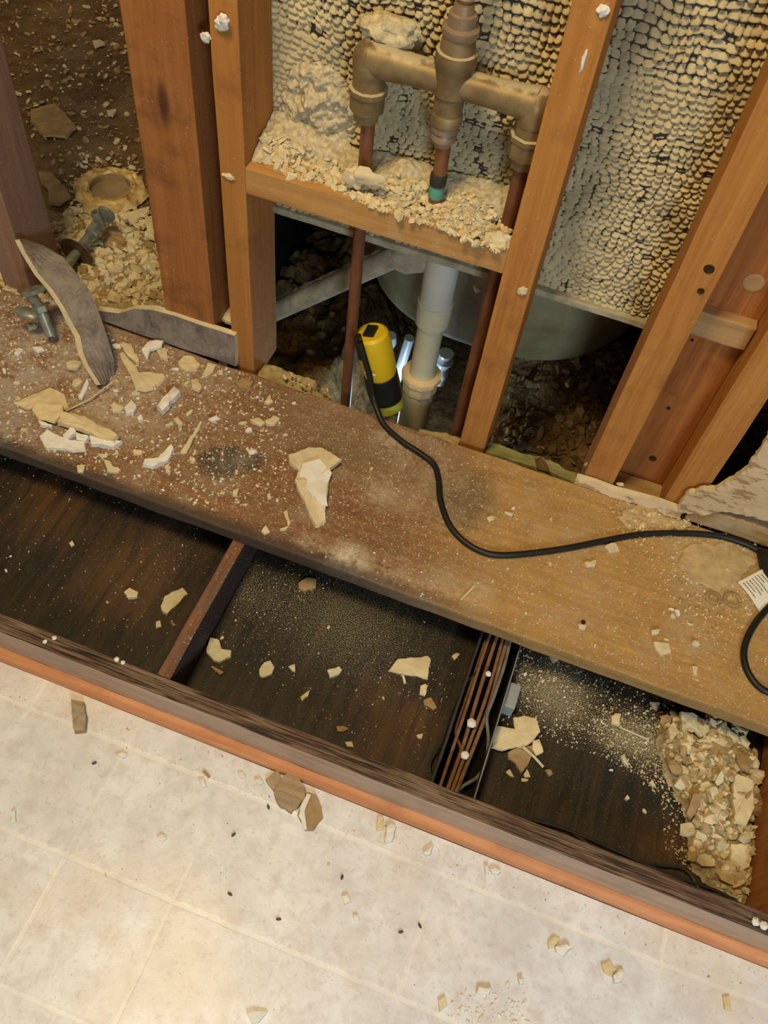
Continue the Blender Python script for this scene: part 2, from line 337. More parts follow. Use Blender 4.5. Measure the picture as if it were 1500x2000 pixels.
def mk(name, V, F, mat, parent=None, smooth=False):
    me = bpy.data.meshes.new(name); me.from_pydata([tuple(v) for v in V], [], F); me.update()
    if smooth: me.polygons.foreach_set('use_smooth', [True] * len(me.polygons))
    return link_mesh(name, me, mat, parent)
def from_bm(name, bm, mat, parent=None, smooth=False):
    bmesh.ops.recalc_face_normals(bm, faces=bm.faces)
    me = bpy.data.meshes.new(name); bm.to_mesh(me); bm.free()
    if smooth:
        me.polygons.foreach_set('use_smooth', [True] * len(me.polygons)); me.set_sharp_from_angle(angle=0.6)
    return link_mesh(name, me, mat, parent)
def empty(name, loc):
    o = bpy.data.objects.new(name, None); COL.objects.link(o); o.location = loc; o.empty_display_size = 0.02
    return o
def bm_box(bm, x0, x1, y0, y1, z0, z1, bev=0.0015, rough=0.0, cuts=(1, 1, 1), seed=0):
    """box with bevelled edges, sliced along its length and slightly irregular, as sawn lumber is"""
    tmp = bmesh.new()
    bmesh.ops.create_cube(tmp, size=1)
    bmesh.ops.scale(tmp, vec=(x1 - x0, y1 - y0, z1 - z0), verts=tmp.verts)
    bmesh.ops.translate(tmp, vec=((x0 + x1) / 2, (y0 + y1) / 2, (z0 + z1) / 2), verts=tmp.verts)
    for ax, n_ in enumerate(cuts):
        lo, hi = ((x0, x1), (y0, y1), (z0, z1))[ax]
        for i in range(1, n_):
            co = [0, 0, 0]; no = [0, 0, 0]; co[ax] = lo + (hi - lo) * i / n_; no[ax] = 1
            bmesh.ops.bisect_plane(tmp, geom=tmp.verts[:] + tmp.edges[:] + tmp.faces[:], plane_co=co, plane_no=no)
    if bev:
        es = [e for e in tmp.edges if len(e.link_faces) == 2 and e.calc_face_angle(0) > 0.6]
        bmesh.ops.bevel(tmp, geom=es, offset=bev, segments=2, profile=0.6, affect='EDGES')
    if rough:
        for v_ in tmp.verts:
            p = Vector(v_.co) * 23 + Vector((seed * 3.1, seed * 1.7, 0))
            v_.co += Vector((mnoise.noise(p), mnoise.noise(p + Vector((9, 0, 0))), mnoise.noise(p + Vector((0, 9, 0))))) * rough
    me = bpy.data.meshes.new('tmp'); tmp.to_mesh(me); tmp.free(); bm.from_mesh(me); bpy.data.meshes.remove(me)
def box(name, x0, x1, y0, y1, z0, z1, mat, parent=None, **k):
    bm = bmesh.new(); bm_box(bm, x0, x1, y0, y1, z0, z1, **k); return from_bm(name, bm, mat, parent)
def catmull(P, sub=6):
    P = [Vector(p) for p in P]; Q = [P[0]] + P + [P[-1]]; out = []
    for i in range(1, len(Q) - 2):
        for j in range(sub):
            t_ = j / sub; a, b, c_, d = Q[i - 1], Q[i], Q[i + 1], Q[i + 2]
            out.append(0.5 * ((2 * b) + (c_ - a) * t_ + (2 * a - 5 * b + 4 * c_ - d) * t_ * t_ + (3 * b - a - 3 * c_ + d) * t_ ** 3))
    out.append(P[-1]); return out
def bm_tube(bm, P, r, n=12, rad=None):
    P = [Vector(p) for p in P]; rings = []
    T0 = (P[1] - P[0]).normalized(); up = Vector((0, 0, 1)) if abs(T0.z) < 0.9 else Vector((1, 0, 0))
    N = T0.cross(up).normalized()
    for i, p in enumerate(P):
        T = (P[min(i + 1, len(P) - 1)] - P[max(i - 1, 0)]).normalized()
        N = (N - T * N.dot(T)).normalized(); Bn = T.cross(N)
        rr = rad[i] if rad else r
        rings.append([bm.verts.new(p + (N * math.cos(2 * PI * k / n) + Bn * math.sin(2 * PI * k / n)) * rr) for k in range(n)])
    for a, b in zip(rings, rings[1:]):
        for k in range(n): bm.faces.new((a[k], a[(k + 1) % n], b[(k + 1) % n], b[k]))
    bm.faces.new(rings[0]); bm.faces.new(rings[-1][::-1])
def tube(name, P, r, mat, parent=None, n=14, rad=None):
    bm = bmesh.new(); bm_tube(bm, P, r, n, rad); return from_bm(name, bm, mat, parent, True)
def lathe_along(bm, p0, p1, prof, n=24, sq=None):
    """prof: list of (t 0..1 along p0->p1, radius); a turned piece on that axis"""
    p0, p1 = Vector(p0), Vector(p1); T = (p1 - p0).normalized(); L = (p1 - p0).length
    up = Vector((0, 0, 1)) if abs(T.z) < 0.9 else Vector((0, 1, 0)); N = T.cross(up).normalized(); Bn = T.cross(N); rings = []
    for t_, r in prof:
        r = max(r, 1e-4)
        rings.append([bm.verts.new(p0 + T * (L * t_) + (N * math.cos(2 * PI * k / n) + Bn * math.sin(2 * PI * k / n)) * r) for k in range(n)])
    for a, b in zip(rings, rings[1:]):
        for k in range(n): bm.faces.new((a[k], a[(k + 1) % n], b[(k + 1) % n], b[k]))
    bm.faces.new(rings[0]); bm.faces.new(rings[-1][::-1])
def lathe(name, p0, p1, prof, mat, parent=None, n=24, smooth=True):
    bm = bmesh.new(); lathe_along(bm, p0, p1, prof, n)
    o = from_bm(name, bm, mat, parent, smooth); return o
def chip_bm(bm, pts, z, th, warp=0.002, tilt=(0, 0), seed=0, rag=0.0):
    """an irregular flake: outline pts (world x,y), lying at height z, with thickness, broken edges and a warped face"""
    P = [Vector((p[0], p[1], 0)) for p in pts]; Q = []
    for i, a in enumerate(P):
        b = P[(i + 1) % len(P)]; d = b - a; L = d.length
        k_ = max(1, min(12, int(L / 0.005)))
        for j in range(k_):
            q = a + d * (j / k_)
            if j: q += Vector((-d.y, d.x, 0)).normalized() * mnoise.noise(q * 170 + Vector((seed, 0, 0))) * 0.0018
            q = q + Vector((mnoise.noise(q * 60 + Vector((0, 4, 0))), mnoise.noise(q * 60 + Vector((0, 0, 8))), 0)) * rag
            Q.append(q)
    c_ = sum(Q, Vector()) / len(Q)
    ring_b, ring_t, ring_i = [], [], []
    lo = 1e9
    def hz(q):
        return warp * 2 * mnoise.noise(q * 28 + Vector((seed * 7.7, 3, 0))) + tilt[0] * (q.x - c_.x) + tilt[1] * (q.y - c_.y)
    zs = [hz(q) for q in Q]; off = -min(zs + [0]) + z
    for q, h_ in zip(Q, zs):
        e = mnoise.noise(q * 300) * 0.0008
        ring_b.append(bm.verts.new((q.x, q.y, h_ + off)))
        q2 = c_ + (q - c_) * (0.965 + e * 10)
        ring_t.append(bm.verts.new((q2.x, q2.y, h_ + off + th * (0.9 + 0.3 * mnoise.noise(q * 90)))))
        q3 = c_ + (q - c_) * 0.55
        ring_i.append(bm.verts.new((q3.x, q3.y, hz(q3) + off + th * (1.0 + 0.25 * mnoise.noise(q3 * 120)))))
    n_ = len(Q)
    for i in range(n_):
        j = (i + 1) % n_
        bm.faces.new((ring_b[i], ring_b[j], ring_t[j], ring_t[i]))
        bm.faces.new((ring_t[i], ring_t[j], ring_i[j], ring_i[i]))
    cb = bm.verts.new((c_.x, c_.y, hz(c_) + off)); ct = bm.verts.new((c_.x, c_.y, hz(c_) + off + th * 1.05))
    for i in range(n_):
        j = (i + 1) % n_
        bm.faces.new((ring_i[i], ring_i[j], ct)); bm.faces.new((ring_b[j], ring_b[i], cb))
CN = [0]
def chip(pix, z, th, mat, label, name='plaster_chip', cat='plaster chip', crop=(0, 0, 1), warp=0.0015, tilt=(0, 0), group=None, rag=0.0015):
    ox, oy, s_ = crop; CN[0] += 1
    pts = [PZ(ox + x * s_, oy + y * s_, z + th * 0.5) for x, y in pix]
    bm = bmesh.new(); chip_bm(bm, pts, z + 0.0003, th, warp, tilt, CN[0], rag)
    o = from_bm(name, bm, M[mat]); return tag(o, label, cat, group)
C4 = (0, 450, 560 / 1500); C7 = (0, 850, 700 / 1500); C8 = (350, 1100, 0.4); CA = (750, 1150, 400 / 1500); CB = (1000, 1250, 1 / 3); CF = (0, 1400, 0.5); C3 = (0, 1150, 0.4)
# flake prototypes for the scattered small chips
def flake_mesh(name, seed, mat, sx=1.0, sy=0.75, th=0.22):
    rnd = random.Random(seed); n_ = rnd.randint(5, 8); pts = []
    for i in range(n_):
        a = 2 * PI * (i + rnd.uniform(-.3, .3)) / n_; r = rnd.uniform(0.6, 1.0) * 0.5
        pts.append((r * math.cos(a) * sx, r * math.sin(a) * sy))
    bm = bmesh.new(); rb, rt = [], []
    for x, y in pts:
        rb.append(bm.verts.new((x, y, 0))); rt.append(bm.verts.new((x * rnd.uniform(.8, .97), y * rnd.uniform(.8, .97), th * rnd.uniform(.7, 1.2))))
    for i in range(n_): j = (i + 1) % n_; bm.faces.new((rb[i], rb[j], rt[j], rt[i]))
    ct = bm.verts.new((rnd.uniform(-.1, .1), rnd.uniform(-.1, .1), th * rnd.uniform(.95, 1.35)))
    for i in range(n_): bm.faces.new((rt[i], rt[(i + 1) % n_], ct))
    bm.faces.new(rb[::-1]); bmesh.ops.recalc_face_normals(bm, faces=bm.faces)
    me = bpy.data.meshes.new(name); bm.to_mesh(me); bm.free(); me.materials.append(M[mat]); return me
FL = {m_: [flake_mesh('plaster_flake', 100 + i * 7 + len(m_), m_, 1, 0.45 + 0.08 * (i % 6), 0.16 + 0.05 * (i % 4)) for i in range(7)]
      for m_ in ('plaster', 'plaster_white', 'plaster_yellow', 'plaster_brown', 'plaster_pale', 'leaf', 'dust_tan')}
def pick(mats, rnd):
    r = rnd.random() * sum(w_ for _, w_ in mats)
    for m_, w_ in mats:
        r -= w_
        if r <= 0: return m_
    return mats[-1][0]
def in_poly(p, poly):
    ins = False; n_ = len(poly)
    for i in range(n_):
        a, b = poly[i], poly[(i + 1) % n_]
        if (a[1] > p[1]) != (b[1] > p[1]) and p[0] < (b[0] - a[0]) * (p[1] - a[1]) / (b[1] - a[1]) + a[0]: ins = not ins
    return ins
def spread(poly, n_, z, seed, zfun=None):
    """n_ random places on the horizontal surface z inside an area"""
    rnd = random.Random(seed); out = []
    W = [PZ(x, y, z) for x, y in poly]; xs = [p.x for p in W]; ys = [p.y for p in W]; WP = [(p.x, p.y) for p in W]
    while len(out) < n_:
        p = (rnd.uniform(min(xs), max(xs)), rnd.uniform(min(ys), max(ys)))
        if in_poly(p, WP): out.append((p[0], p[1], zfun(*p) if zfun else z))
    return out
def scatter(poly, n_, z, smin, smax, mats, label, group, seed, cat='plaster chip', name='plaster_chip', zfun=None, tilt=0.25, power=2.2):
    rnd = random.Random(seed + 1)
    for x, y, zz in spread(poly, n_, z, seed, zfun):
        me = rnd.choice(FL[pick(mats, rnd)]); o = bpy.data.objects.new(name, me); COL.objects.link(o)
        s_ = smin + (smax - smin) * rnd.random() ** power
        o.scale = (s_, s_, s_ * 0.9); o.location = (x, y, zz + 0.0002)
        o.rotation_euler = (rnd.uniform(-tilt, tilt) * .5, rnd.uniform(-tilt, tilt) * .5, rnd.uniform(0, 6.28))
        tag(o, label, cat, group)
def crumbs(name, poly, n_, z, smin, smax, mats, label, seed, zfun=None, cat='plaster crumbs', power=2.5, tilt=0.5, cluster=None):
    """uncountable crumbs and grit: one object"""
    rnd = random.Random(seed + 5); V = []; F = []; MI = []; ml = [m_ for m_, _ in mats]
    pts = spread(poly, n_, z, seed, zfun)
    for x, y, zz in pts:
        if cluster and mnoise.noise(Vector((x * cluster, y * cluster, seed))) < rnd.uniform(-.35, .35): continue
        m_ = pick(mats, rnd); me = rnd.choice(FL[m_]); s_ = smin + (smax - smin) * rnd.random() ** power
        R_ = Matrix.Rotation(rnd.uniform(0, 6.28), 3, 'Z') @ Matrix.Rotation(rnd.uniform(-tilt, tilt), 3, 'X') @ Matrix.Rotation(rnd.uniform(-tilt, tilt), 3, 'Y')
        k0 = len(V)
        for v_ in me.vertices: V.append(R_ @ (v_.co * s_) + Vector((x, y, zz)))
        for f in me.polygons: F.append([k0 + i for i in f.vertices]); MI.append(ml.index(m_))
    me = bpy.data.meshes.new(name); me.from_pydata([tuple(v) for v in V], [], F); me.update(); me.polygons.foreach_set('material_index', MI)
    o = link_mesh(name, me, [M[m_] for m_ in ml]); return tag(o, label, cat, None, 'stuff')
# numpy value noise
def vnoise(x, y, seed=0):
    xi = np.floor(x).astype(np.int64); yi = np.floor(y).astype(np.int64); fx = x - xi; fy = y - yi
    fx = fx * fx * (3 - 2 * fx); fy = fy * fy * (3 - 2 * fy)
    def hsh(a, b):
        n_ = (a * 374761393 + b * 668265263 + seed * 974634777) & 0xffffffff
        n_ = ((n_ ^ (n_ >> 13)) * 1274126177) & 0xffffffff
        return ((n_ ^ (n_ >> 16)) & 0xffff) / 65535.0
    return (hsh(xi, yi) * (1 - fx) + hsh(xi + 1, yi) * fx) * (1 - fy) + (hsh(xi, yi + 1) * (1 - fx) + hsh(xi + 1, yi + 1) * fx) * fy
def fbm(x, y, seed=0, o_=4):
    a = 0; s_ = 0; w_ = 1.0
    for i in range(o_): a = a + w_ * vnoise(x * 2 ** i, y * 2 ** i, seed + i); s_ += w_; w_ *= 0.5
    return a / s_
def grid_mesh(name, P, mat, parent=None, mask=None, smooth=True):
    """P: (ny, nx, 3) array of points"""
    ny, nx, _ = P.shape; idx = np.arange(ny * nx).reshape(ny, nx)
    q = np.stack([idx[:-1, :-1], idx[:-1, 1:], idx[1:, 1:], idx[1:, :-1]], -1)
    if mask is not None:
        mq = mask[:-1, :-1] & mask[:-1, 1:] & mask[1:, 1:] & mask[1:, :-1]; q = q[mq]
    q = q.reshape(-1, 4); used = np.unique(q); remap = np.zeros(ny * nx, np.int64); remap[used] = np.arange(len(used)); q = remap[q]
    V = P.reshape(-1, 3)[used]
    me = bpy.data.meshes.new(name); me.vertices.add(len(V)); me.vertices.foreach_set('co', V.astype('f').ravel())
    me.loops.add(len(q) * 4); me.loops.foreach_set('vertex_index', q.astype('i').ravel())
    me.polygons.add(len(q)); me.polygons.foreach_set('loop_start', np.arange(0, len(q) * 4, 4, dtype='i'))
    me.update(calc_edges=True); me.validate()
    me.polygons.foreach_set('use_smooth', np.full(len(me.polygons), smooth))
    return link_mesh(name, me, mat, parent)
def struct(o, kind='structure'): o['kind'] = kind; return o
# ================================================================== STRUCTURE
SY = 0.90; SB = 0.99           # front and back planes of the stud wall
struct(box('floor', -1.3, 0.9, -0.45, 0.337, -0.02, 0.0, M['vinyl'], bev=0))
# old brown floor of the toilet room beyond the wall, gently uneven
xs = np.linspace(-2.3, -0.6, 240); ys = np.linspace(0.88, 2.7, 260); Xg, Yg = np.meshgrid(xs, ys)
Zg = 0.048 + 0.006 * (fbm(Xg * 18, Yg * 18, 3) - .5) + 0.006 * (fbm(Xg * 60, Yg * 60, 5, 3) - .5)
struct(grid_mesh('floor', np.stack([Xg, Yg, Zg], -1), M['subfloor']))
def rubble_z(x, y): return 0.05
struct(box('floor', -0.6, 0.9, 1.0, 2.5, -0.34, -0.30, M['soil'], bev=0))
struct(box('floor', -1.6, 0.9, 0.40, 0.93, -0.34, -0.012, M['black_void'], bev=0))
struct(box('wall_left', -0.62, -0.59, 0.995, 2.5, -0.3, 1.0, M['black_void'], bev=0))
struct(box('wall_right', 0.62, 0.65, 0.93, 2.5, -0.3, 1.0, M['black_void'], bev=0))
struct(box('wall_far', -0.6, 0.65, 2.5, 2.53, -0.3, 1.0, M['black_void'], bev=0))  # black enclosure added so the world's light does not show through
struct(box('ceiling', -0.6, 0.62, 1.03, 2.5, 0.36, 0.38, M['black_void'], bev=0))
struct(box('wall_toilet_room', -2.33, -2.3, 0.88, 2.7, 0.0, 1.2, M['subfloor'], bev=0))
# plaster seen from the back: rows of keys squeezed through metal lath
nx, nz = 900, 520
xs = np.linspace(-0.585, 0.45, nx); zs = np.linspace(0.352, 0.95, nz); Xg, Zg = np.meshgrid(xs, zs)
wx = Xg + 0.016 * (fbm(Xg * 26, Zg * 26, 11, 4) - .5) + 0.05 * (fbm(Xg * 3, Zg * 3, 41, 2) - .5)
wz = Zg + 0.015 * (fbm(Xg * 24, Zg * 24, 17, 4) - .5) + 0.06 * (fbm(Xg * 3.2, Zg * 3.2, 43, 2) - .5) - 0.03 * Xg
pz = 0.0083; px_ = 0.0112
row = np.floor(wz / pz); v_ = wz / pz - row
u_ = wx / px_ + 0.5 * (row % 2) + 1.3 * (vnoise(row * 1.7, wx * 22, 5) - .5); colm = np.floor(u_); uu = (u_ - colm) * 2 - 1
cellr = vnoise(colm * 3.7 + .5, row * 5.3 + .5, 9); cell2 = vnoise(colm * 7.1 + .3, row * 2.9 + .7, 19)
down = 1 - v_                  # 0 at the top of a key, 1 at its drooping lip
prof = np.clip(down / 0.72, 0, 1) ** 0.8 * (1 - np.clip((down - 0.80) / 0.20, 0, 1) ** 2)
side = 1 - np.abs(uu) ** (3.0 + 4 * cell2) * (0.35 + 0.65 * (cellr > .25))
key = prof * np.clip(side, 0, 1)
amp = np.where(cell2 * 1.7 % 1 < .04, .0024, 0.0052 + 0.0048 * cellr)
smear = np.clip((fbm(Xg * 11, Zg * 11, 23) - 0.56) * 7, 0, 1)
smear = np.maximum(smear, np.clip(1 - np.hypot((Xg + 0.42) / 0.07, (Zg - 0.56) / 0.10), 0, 1) * 1.6).clip(0, 1)
smear = smear * np.where(Xg > -.33, .3, 1.0)
lump = fbm(Xg * 55, Zg * 55, 31)
h_ = key * amp * (1 - 0.5 * smear) + smear * (0.0016 + 0.004 * lump) + 0.0022 * (fbm(Xg * 180, Zg * 180, 37, 3) - .3)
bulge = 0.010 * (fbm(Xg * 5, Zg * 5, 51, 3) - .5)
crack = np.abs(fbm(Xg * 6, Zg * 6, 61, 4) - .5); h_ -= 0.003 * np.clip(1 - crack / 0.006, 0, 1)
Yw = SB + 0.007 - bulge * 0.6 - h_
wall = struct(grid_mesh('wall_back', np.stack([Xg, Yw, Zg], -1), M['keys']))
xs2 = np.linspace(-0.585, 0.45, 120); zs2 = np.linspace(0.352, 0.95, 70); X2, Z2 = np.meshgrid(xs2, zs2)
b2 = 0.010 * (fbm(X2 * 5, Z2 * 5, 51, 3) - .5)
struct(grid_mesh('wall_back', np.stack([X2, SB + 0.006 - b2 * 0.6 - 0.0014, Z2], -1), M['lath'], smooth=True))
struct(box('wall_back', -0.585, 0.45, SB + 0.012, SB + 0.03, 0.352, 0.95, M['lath'], bev=0))
# ------------------------------------------------------------------ studs
def stud(x0, x1, y0, y1, z0, z1, mat, label, seed, cat='wall stud', name='wall_stud', cuts=(1, 1, 14), lean=0.0):
    bm = bmesh.new(); bm_box(bm, x0, x1, y0, y1, z0, z1, bev=0.0018, rough=0.0012, cuts=cuts, seed=seed)
    if lean:
        for v__ in bm.verts: v__.co.x += lean * (v__.co.z - z0)
    return tag(from_bm(name, bm, M[mat]), label, cat)
stud(-0.915, -0.862, SY, SB, 0.045, 1.1, 'stud_grey', 'mauve-brown stud at the far left edge beside the toilet room opening', 1)
stud(-0.604, -0.519, SY, SB, 0.045, 1.1, 'stud_red', 'wide dark red-brown stud to the right of the toilet flange', 2, cuts=(3, 2, 16))
stud(-0.490, -0.4535, SY, SB, 0.06, 1.1, 'stud', 'orange stud that carries the left end of the pipe header block', 3)
stud(-0.0985, -0.0575, SY, SB, 0.05, 1.1, 'stud', 'bright orange stud crossing in front of the right end of the header block', 4)
stud(0.100, 0.146, SY, SB, 0.05, 1.1, 'stud', 'orange stud with two knots, right edge of the plaster mesh', 5)
stud(0.2235, 0.271, SY, SB, 0.075, 1.1, 'stud', 'orange stud second from the right edge, against the wide red board', 6)
stud(0.335, 0.375, SY, SB, 0.06, 1.1, 'stud_grey', 'shaded stud at the right edge behind the torn drywall', 7)
board = stud(0.140, 0.2235, 0.955, 0.975, 0.075, 1.1, 'stud_board', 'wide red-orange board set back between two studs on the right', 8, 'board', 'back_board', cuts=(2, 1, 14))
blk = stud(0.142, 0.222, 0.938, 0.956, 0.394, 0.432, 'block_pale', 'small pale wood block nailed across the wide red board', 9, 'wood block', 'wood_block', cuts=(6, 1, 2))
# knots and holes in the wood: parts of the timber
def knot(parent, px, py, y, r, mat='wood_dark_hole', ring=True):
    p = PY(px, py, y); bm = bmesh.new()
    lathe_along(bm, p + Vector((0, 0.002, 0)), p - Vector((0, 0.0016, 0)), [(0, r), (0.8, r), (1, r * 0.85), (0.85, r * 0.6), (0.8, r * 0.1)], 14)
    return from_bm('knot', bm, M[mat], parent, True)
# header between the second orange studs, debris on top
header = stud(-0.4535, -0.0985, SY - 0.0005, SB - 0.004, 0.428, 0.467, 'header', 'horizontal orange header block under the shower valve', 10, 'header block', 'header_block', cuts=(14, 2, 1))
strip = stud(-0.60, 0.10, SB - 0.006, SB + 0.012, 0.341, 0.352, 'sill', 'thin ledger strip under the bottom edge of the plaster mesh', 11, 'ledger strip', 'ledger_strip', cuts=(20, 1, 1))
strip.data.materials[0] = M['flange_grey']
sole = stud(0.146, 0.2235, SY + 0.002, 0.953, 0.055, 0.085, 'sill', 'piece of old sole plate at the foot of the wide red board', 12, 'sole plate', 'sole_plate', cuts=(6, 2, 1))
sill2 = stud(0.262, 0.62, SY - 0.012, SY + 0.03, 0.101, 0.138, 'sill', 'golden sill board below the torn drywall at the right edge', 13, 'sill board', 'sill_board', cuts=(8, 1, 1))
# ------------------------------------------------------------------ plank
bm = bmesh.new(); bm_box(bm, -1.2, 0.62, 0.60, 0.885, 0.075, 0.101, bev=0.003, rough=0.0016, cuts=(60, 8, 1), seed=3)
plank = tag(from_bm('wide_plank', bm, M['plank']), 'wide dusty plank below the studs, red-brown at left and golden at right', 'plank')
p = PZ(1139, 1215, .101); hole = lathe('screw_hole', p - Vector((0, 0, .002)), p + Vector((0, 0, .0008)), [(0, .0034), (.9, .0034), (1, .002)], M['wood_dark_hole'], plank, 12)
# ------------------------------------------------------------------ cabinet base
root = empty('cabinet_base', (0, 0.36, 0)); tag(root, 'long open dark-stained cabinet base between the vinyl floor and the plank', 'cabinet base')
bm = bmesh.new(); bm_box(bm, -1.25, 0.62, 0.3505, 0.3755, 0.002, 0.076, bev=0.0022, rough=0.0009, cuts=(70, 2, 2), seed=4)
rail = from_bm('front_rail', bm, [M['rail_face'], M['rail_top']], root); rail['label'] = 'brown front rail with a raw blackened top edge'
for f in rail.data.polygons:
    if f.normal.z > 0.6 or f.normal.y > 0.6: f.material_index = 1
def divider(x0, x1, name='divider', mat='divider', top='divider_top', z1=0.0745, lab=None, y1=0.88, rough=.0012, seed=1):
    bm = bmesh.new(); bm_box(bm, x0, x1, 0.3758, y1, 0.001, z1, bev=0.002, rough=rough, cuts=(1, 26, 3), seed=seed)
    o = from_bm(name, bm, [M[mat], M[top]], root)
    for f in o.data.polygons:
        if f.normal.z > 0.7: f.material_index = 1
    if lab: o['label'] = lab
    return o
divider(-0.349, -0.330, lab='dark divider with a reddish worn top edge', seed=5)
divider(0.030, 0.034, 'divider', 'dark_plate', 'dark_plate', 0.045, 'thin black divider left of the cable bundle', seed=6, rough=.0006)
divider(0.0875, 0.0905, 'divider', 'dark_plate', 'grey_plastic', 0.045, 'thin grey-edged divider right of the cable bundle', seed=7, rough=.0004)
divider(0.455, 0.485, 'end_panel', 'stud_red', 'stud_red', 0.0745, 'reddish brown end panel', seed=8)
box('bottom_panel', -1.25, -0.349, 0.376, 0.90, -0.008, 0.0, M['pit_left'], root, bev=0)
box('bottom_panel', -0.330, 0.030, 0.376, 0.90, -0.008, 0.0, M['pit_mid'], root, bev=0)
box('bottom_panel', 0.0905, 0.455, 0.376, 0.90, -0.008, 0.0, M['pit_right'], root, bev=0)
box('channel_bottom', 0.034, 0.0875, 0.376, 0.90, -0.008, -0.001, M['black_void'], root, bev=0)
# shoe molding (quarter round) along the floor
prof = [(0.3376, 0.0)] + [(0.3504 - 0.0128 * math.cos(a), 0.004 + 0.0138 * math.sin(a)) for a in np.linspace(0, PI / 2, 7)] + [(0.3504, 0.0)]
V = []; F = []; N_ = 90
for i in range(N_ + 1):
    x = -1.25 + 1.87 * i / N_
    for (y, z) in prof: V.append((x, y + 0.0006 * mnoise.noise(Vector((x * 6, y * 40, z * 40))), z + (0.0005 * mnoise.noise(Vector((x * 9, 3, z * 40))) if z > 0.001 else 0)))
k_ = len(prof)
for i in range(N_):
    for j in range(k_): F.append([i * k_ + j, i * k_ + (j + 1) % k_, (i + 1) * k_ + (j + 1) % k_, (i + 1) * k_ + j])
F.append(list(range(k_))); F.append([N_ * k_ + j for j in range(k_)][::-1])
bm = bmesh.new(); me_ = bpy.data.meshes.new('t'); me_.from_pydata(V, [], F); bm.from_mesh(me_); bpy.data.meshes.remove(me_)
struct(from_bm('trim_1', bm, M['shoe']))
# ------------------------------------------------------------------ bathtub beyond the wall
tub = empty('bathtub', (-0.14, 1.45, 0.0)); tag(tub, 'grey-green underside of a bathtub in the dark opening behind the studs', 'bathtub')
nu, nv = 96, 40; P = np.zeros((nv, nu + 1, 3))
for j in range(nv):
    s_ = j / (nv - 1)
    if s_ < 0.6: z = 0.335 - (0.335 - 0.115) * s_ / 0.6; k_ = 1 - 0.07 * s_ / 0.6
    else:
        a = (s_ - 0.6) / 0.4 * PI / 2; z = 0.115 - 0.065 * math.sin(a); k_ = 0.93 - 0.93 * (1 - math.cos(a)) ** 1.0
    for i in range(nu + 1):
        a = 2 * PI * i / nu; ca, sa = math.cos(a), math.sin(a); e = 2 / 2.6
        P[j, i] = (-0.14 + 0.285 * k_ * math.copysign(abs(ca) ** e, ca), 1.45 + 0.385 * k_ * math.copysign(abs(sa) ** e, sa), z)
grid_mesh('basin', P, M['tub'], tub)
box('rim_flange', -0.585, 0.6, 1.06, 1.09, 0.330, 0.345, M['flange_grey'], tub, cuts=(20, 1, 1), rough=.001)
# ------------------------------------------------------------------ PVC waste
pv = empty('drain_pipe', (-0.222, 1.05, -0.25)); tag(pv, 'thick upright cream plastic drain pipe standing in front of the tub', 'drain pipe')
q0, q1 = PY(872, 480, 1.04), PY(808, 812, 1.04); ax_ = q1 - q0
def along(t_): return q0 + ax_ * t_
q1b = along(1.5)
lathe('pipe', q0 - ax_ * 0.15, q1b, [(0, .0215), (1, .0215)], M['pvc'], pv)
lathe('coupling', along(-0.12), along(0.37), [(0, .0262), (.25, .0262), (.26, .0262), (.93, .0262), (.97, .0272), (1, .0268), (1, .0215)], M['pvc_white'], pv)
lathe('coupling', along(0.27), along(0.405), [(0, .024), (.05, .0285), (.5, .0285), (.9, .0275), (1, .022)], M['pvc'], pv)
lathe('slip_nut', along(0.705), along(0.80), [(0, .026), (.0, .0345), (.22, .0355), (.3, .031), (.95, .031), (1, .026)], M['nut'], pv, 10, False)
lathe('lower_pipe', along(0.79), along(1.5), [(0, .0275), (.5, .0275), (.52, .0262), (1, .0262)], M['pvc'], pv)
lathe('stub', PY(895, 490, 1.09), PY(940, 560, 1.09), [(0, .014), (1, .014)], M['pvc_white'], pv)
# sloping overflow pipe with crumbs on it
dg = empty('sloping_pipe', tuple(PY(535, 610, 1.045))); tag(dg, 'pale sloping pipe crossing the dark opening at left, crusted along its top', 'pipe')
d0, d1 = PY(500, 624, 1.045), PY(800, 488, 1.045)
tube('pipe', [d0, (d0 + d1) / 2, d1], .0175, M['flange_grey'], dg, 18)
bm = bmesh.new(); rnd = random.Random(3)
Pn = [d0.lerp(d1, i / 40) + Vector((0, 0.004, .0165 + .002 * rnd.random())) for i in range(37)]
bm_tube(bm, Pn, .006, 8, [.004 + .0055 * abs(mnoise.noise(Vector((i * .7, 3, 1)))) + .002 * rnd.random() for i in range(37)])
from_bm('foam_crust', bm, M['rubble'], dg, True)
lathe('elbow', PY(770, 505, 1.04), PY(850, 488, 1.06), [(0, .018), (.2, .026), (.8, .03), (1, .02)], M['flange_grey'], dg)
# ------------------------------------------------------------------ shower valve and pipes
VY = 0.94
vb = empty('shower_valve', (-0.211, VY, 0.63)); tag(vb, 'dusty brass three-handle shower valve on the plaster mesh', 'valve')
L_, C_, R_ = Vector((-0.309, VY, 0.629)), Vector((-0.211, VY, 0.629)), Vector((-0.1125, VY, 0.629))
tube('valve_body', [L_ + Vector((-.012, 0, 0)), L_, L_.lerp(C_, .2), L_.lerp(C_, .5), C_, C_.lerp(R_, .5), C_.lerp(R_, .8), R_, R_ + Vector((.012, 0, 0))], 0, M['brass'], vb, 24,
     [.012, .021, .0195, .0170, .0165, .0165, .0180, .021, .012])
lathe('center_valve', C_ + Vector((0, 0, .056)), C_ + Vector((0, 0, -.054)),
      [(0, .012), (.02, .0175), (.10, .019), (.18, .0195), (.19, .023), (.33, .0235), (.36, .0215), (.62, .0210), (.66, .0175), (.84, .0170), (.86, .0185), (.95, .0185), (1, .0125)], M['brass'], vb, 28)
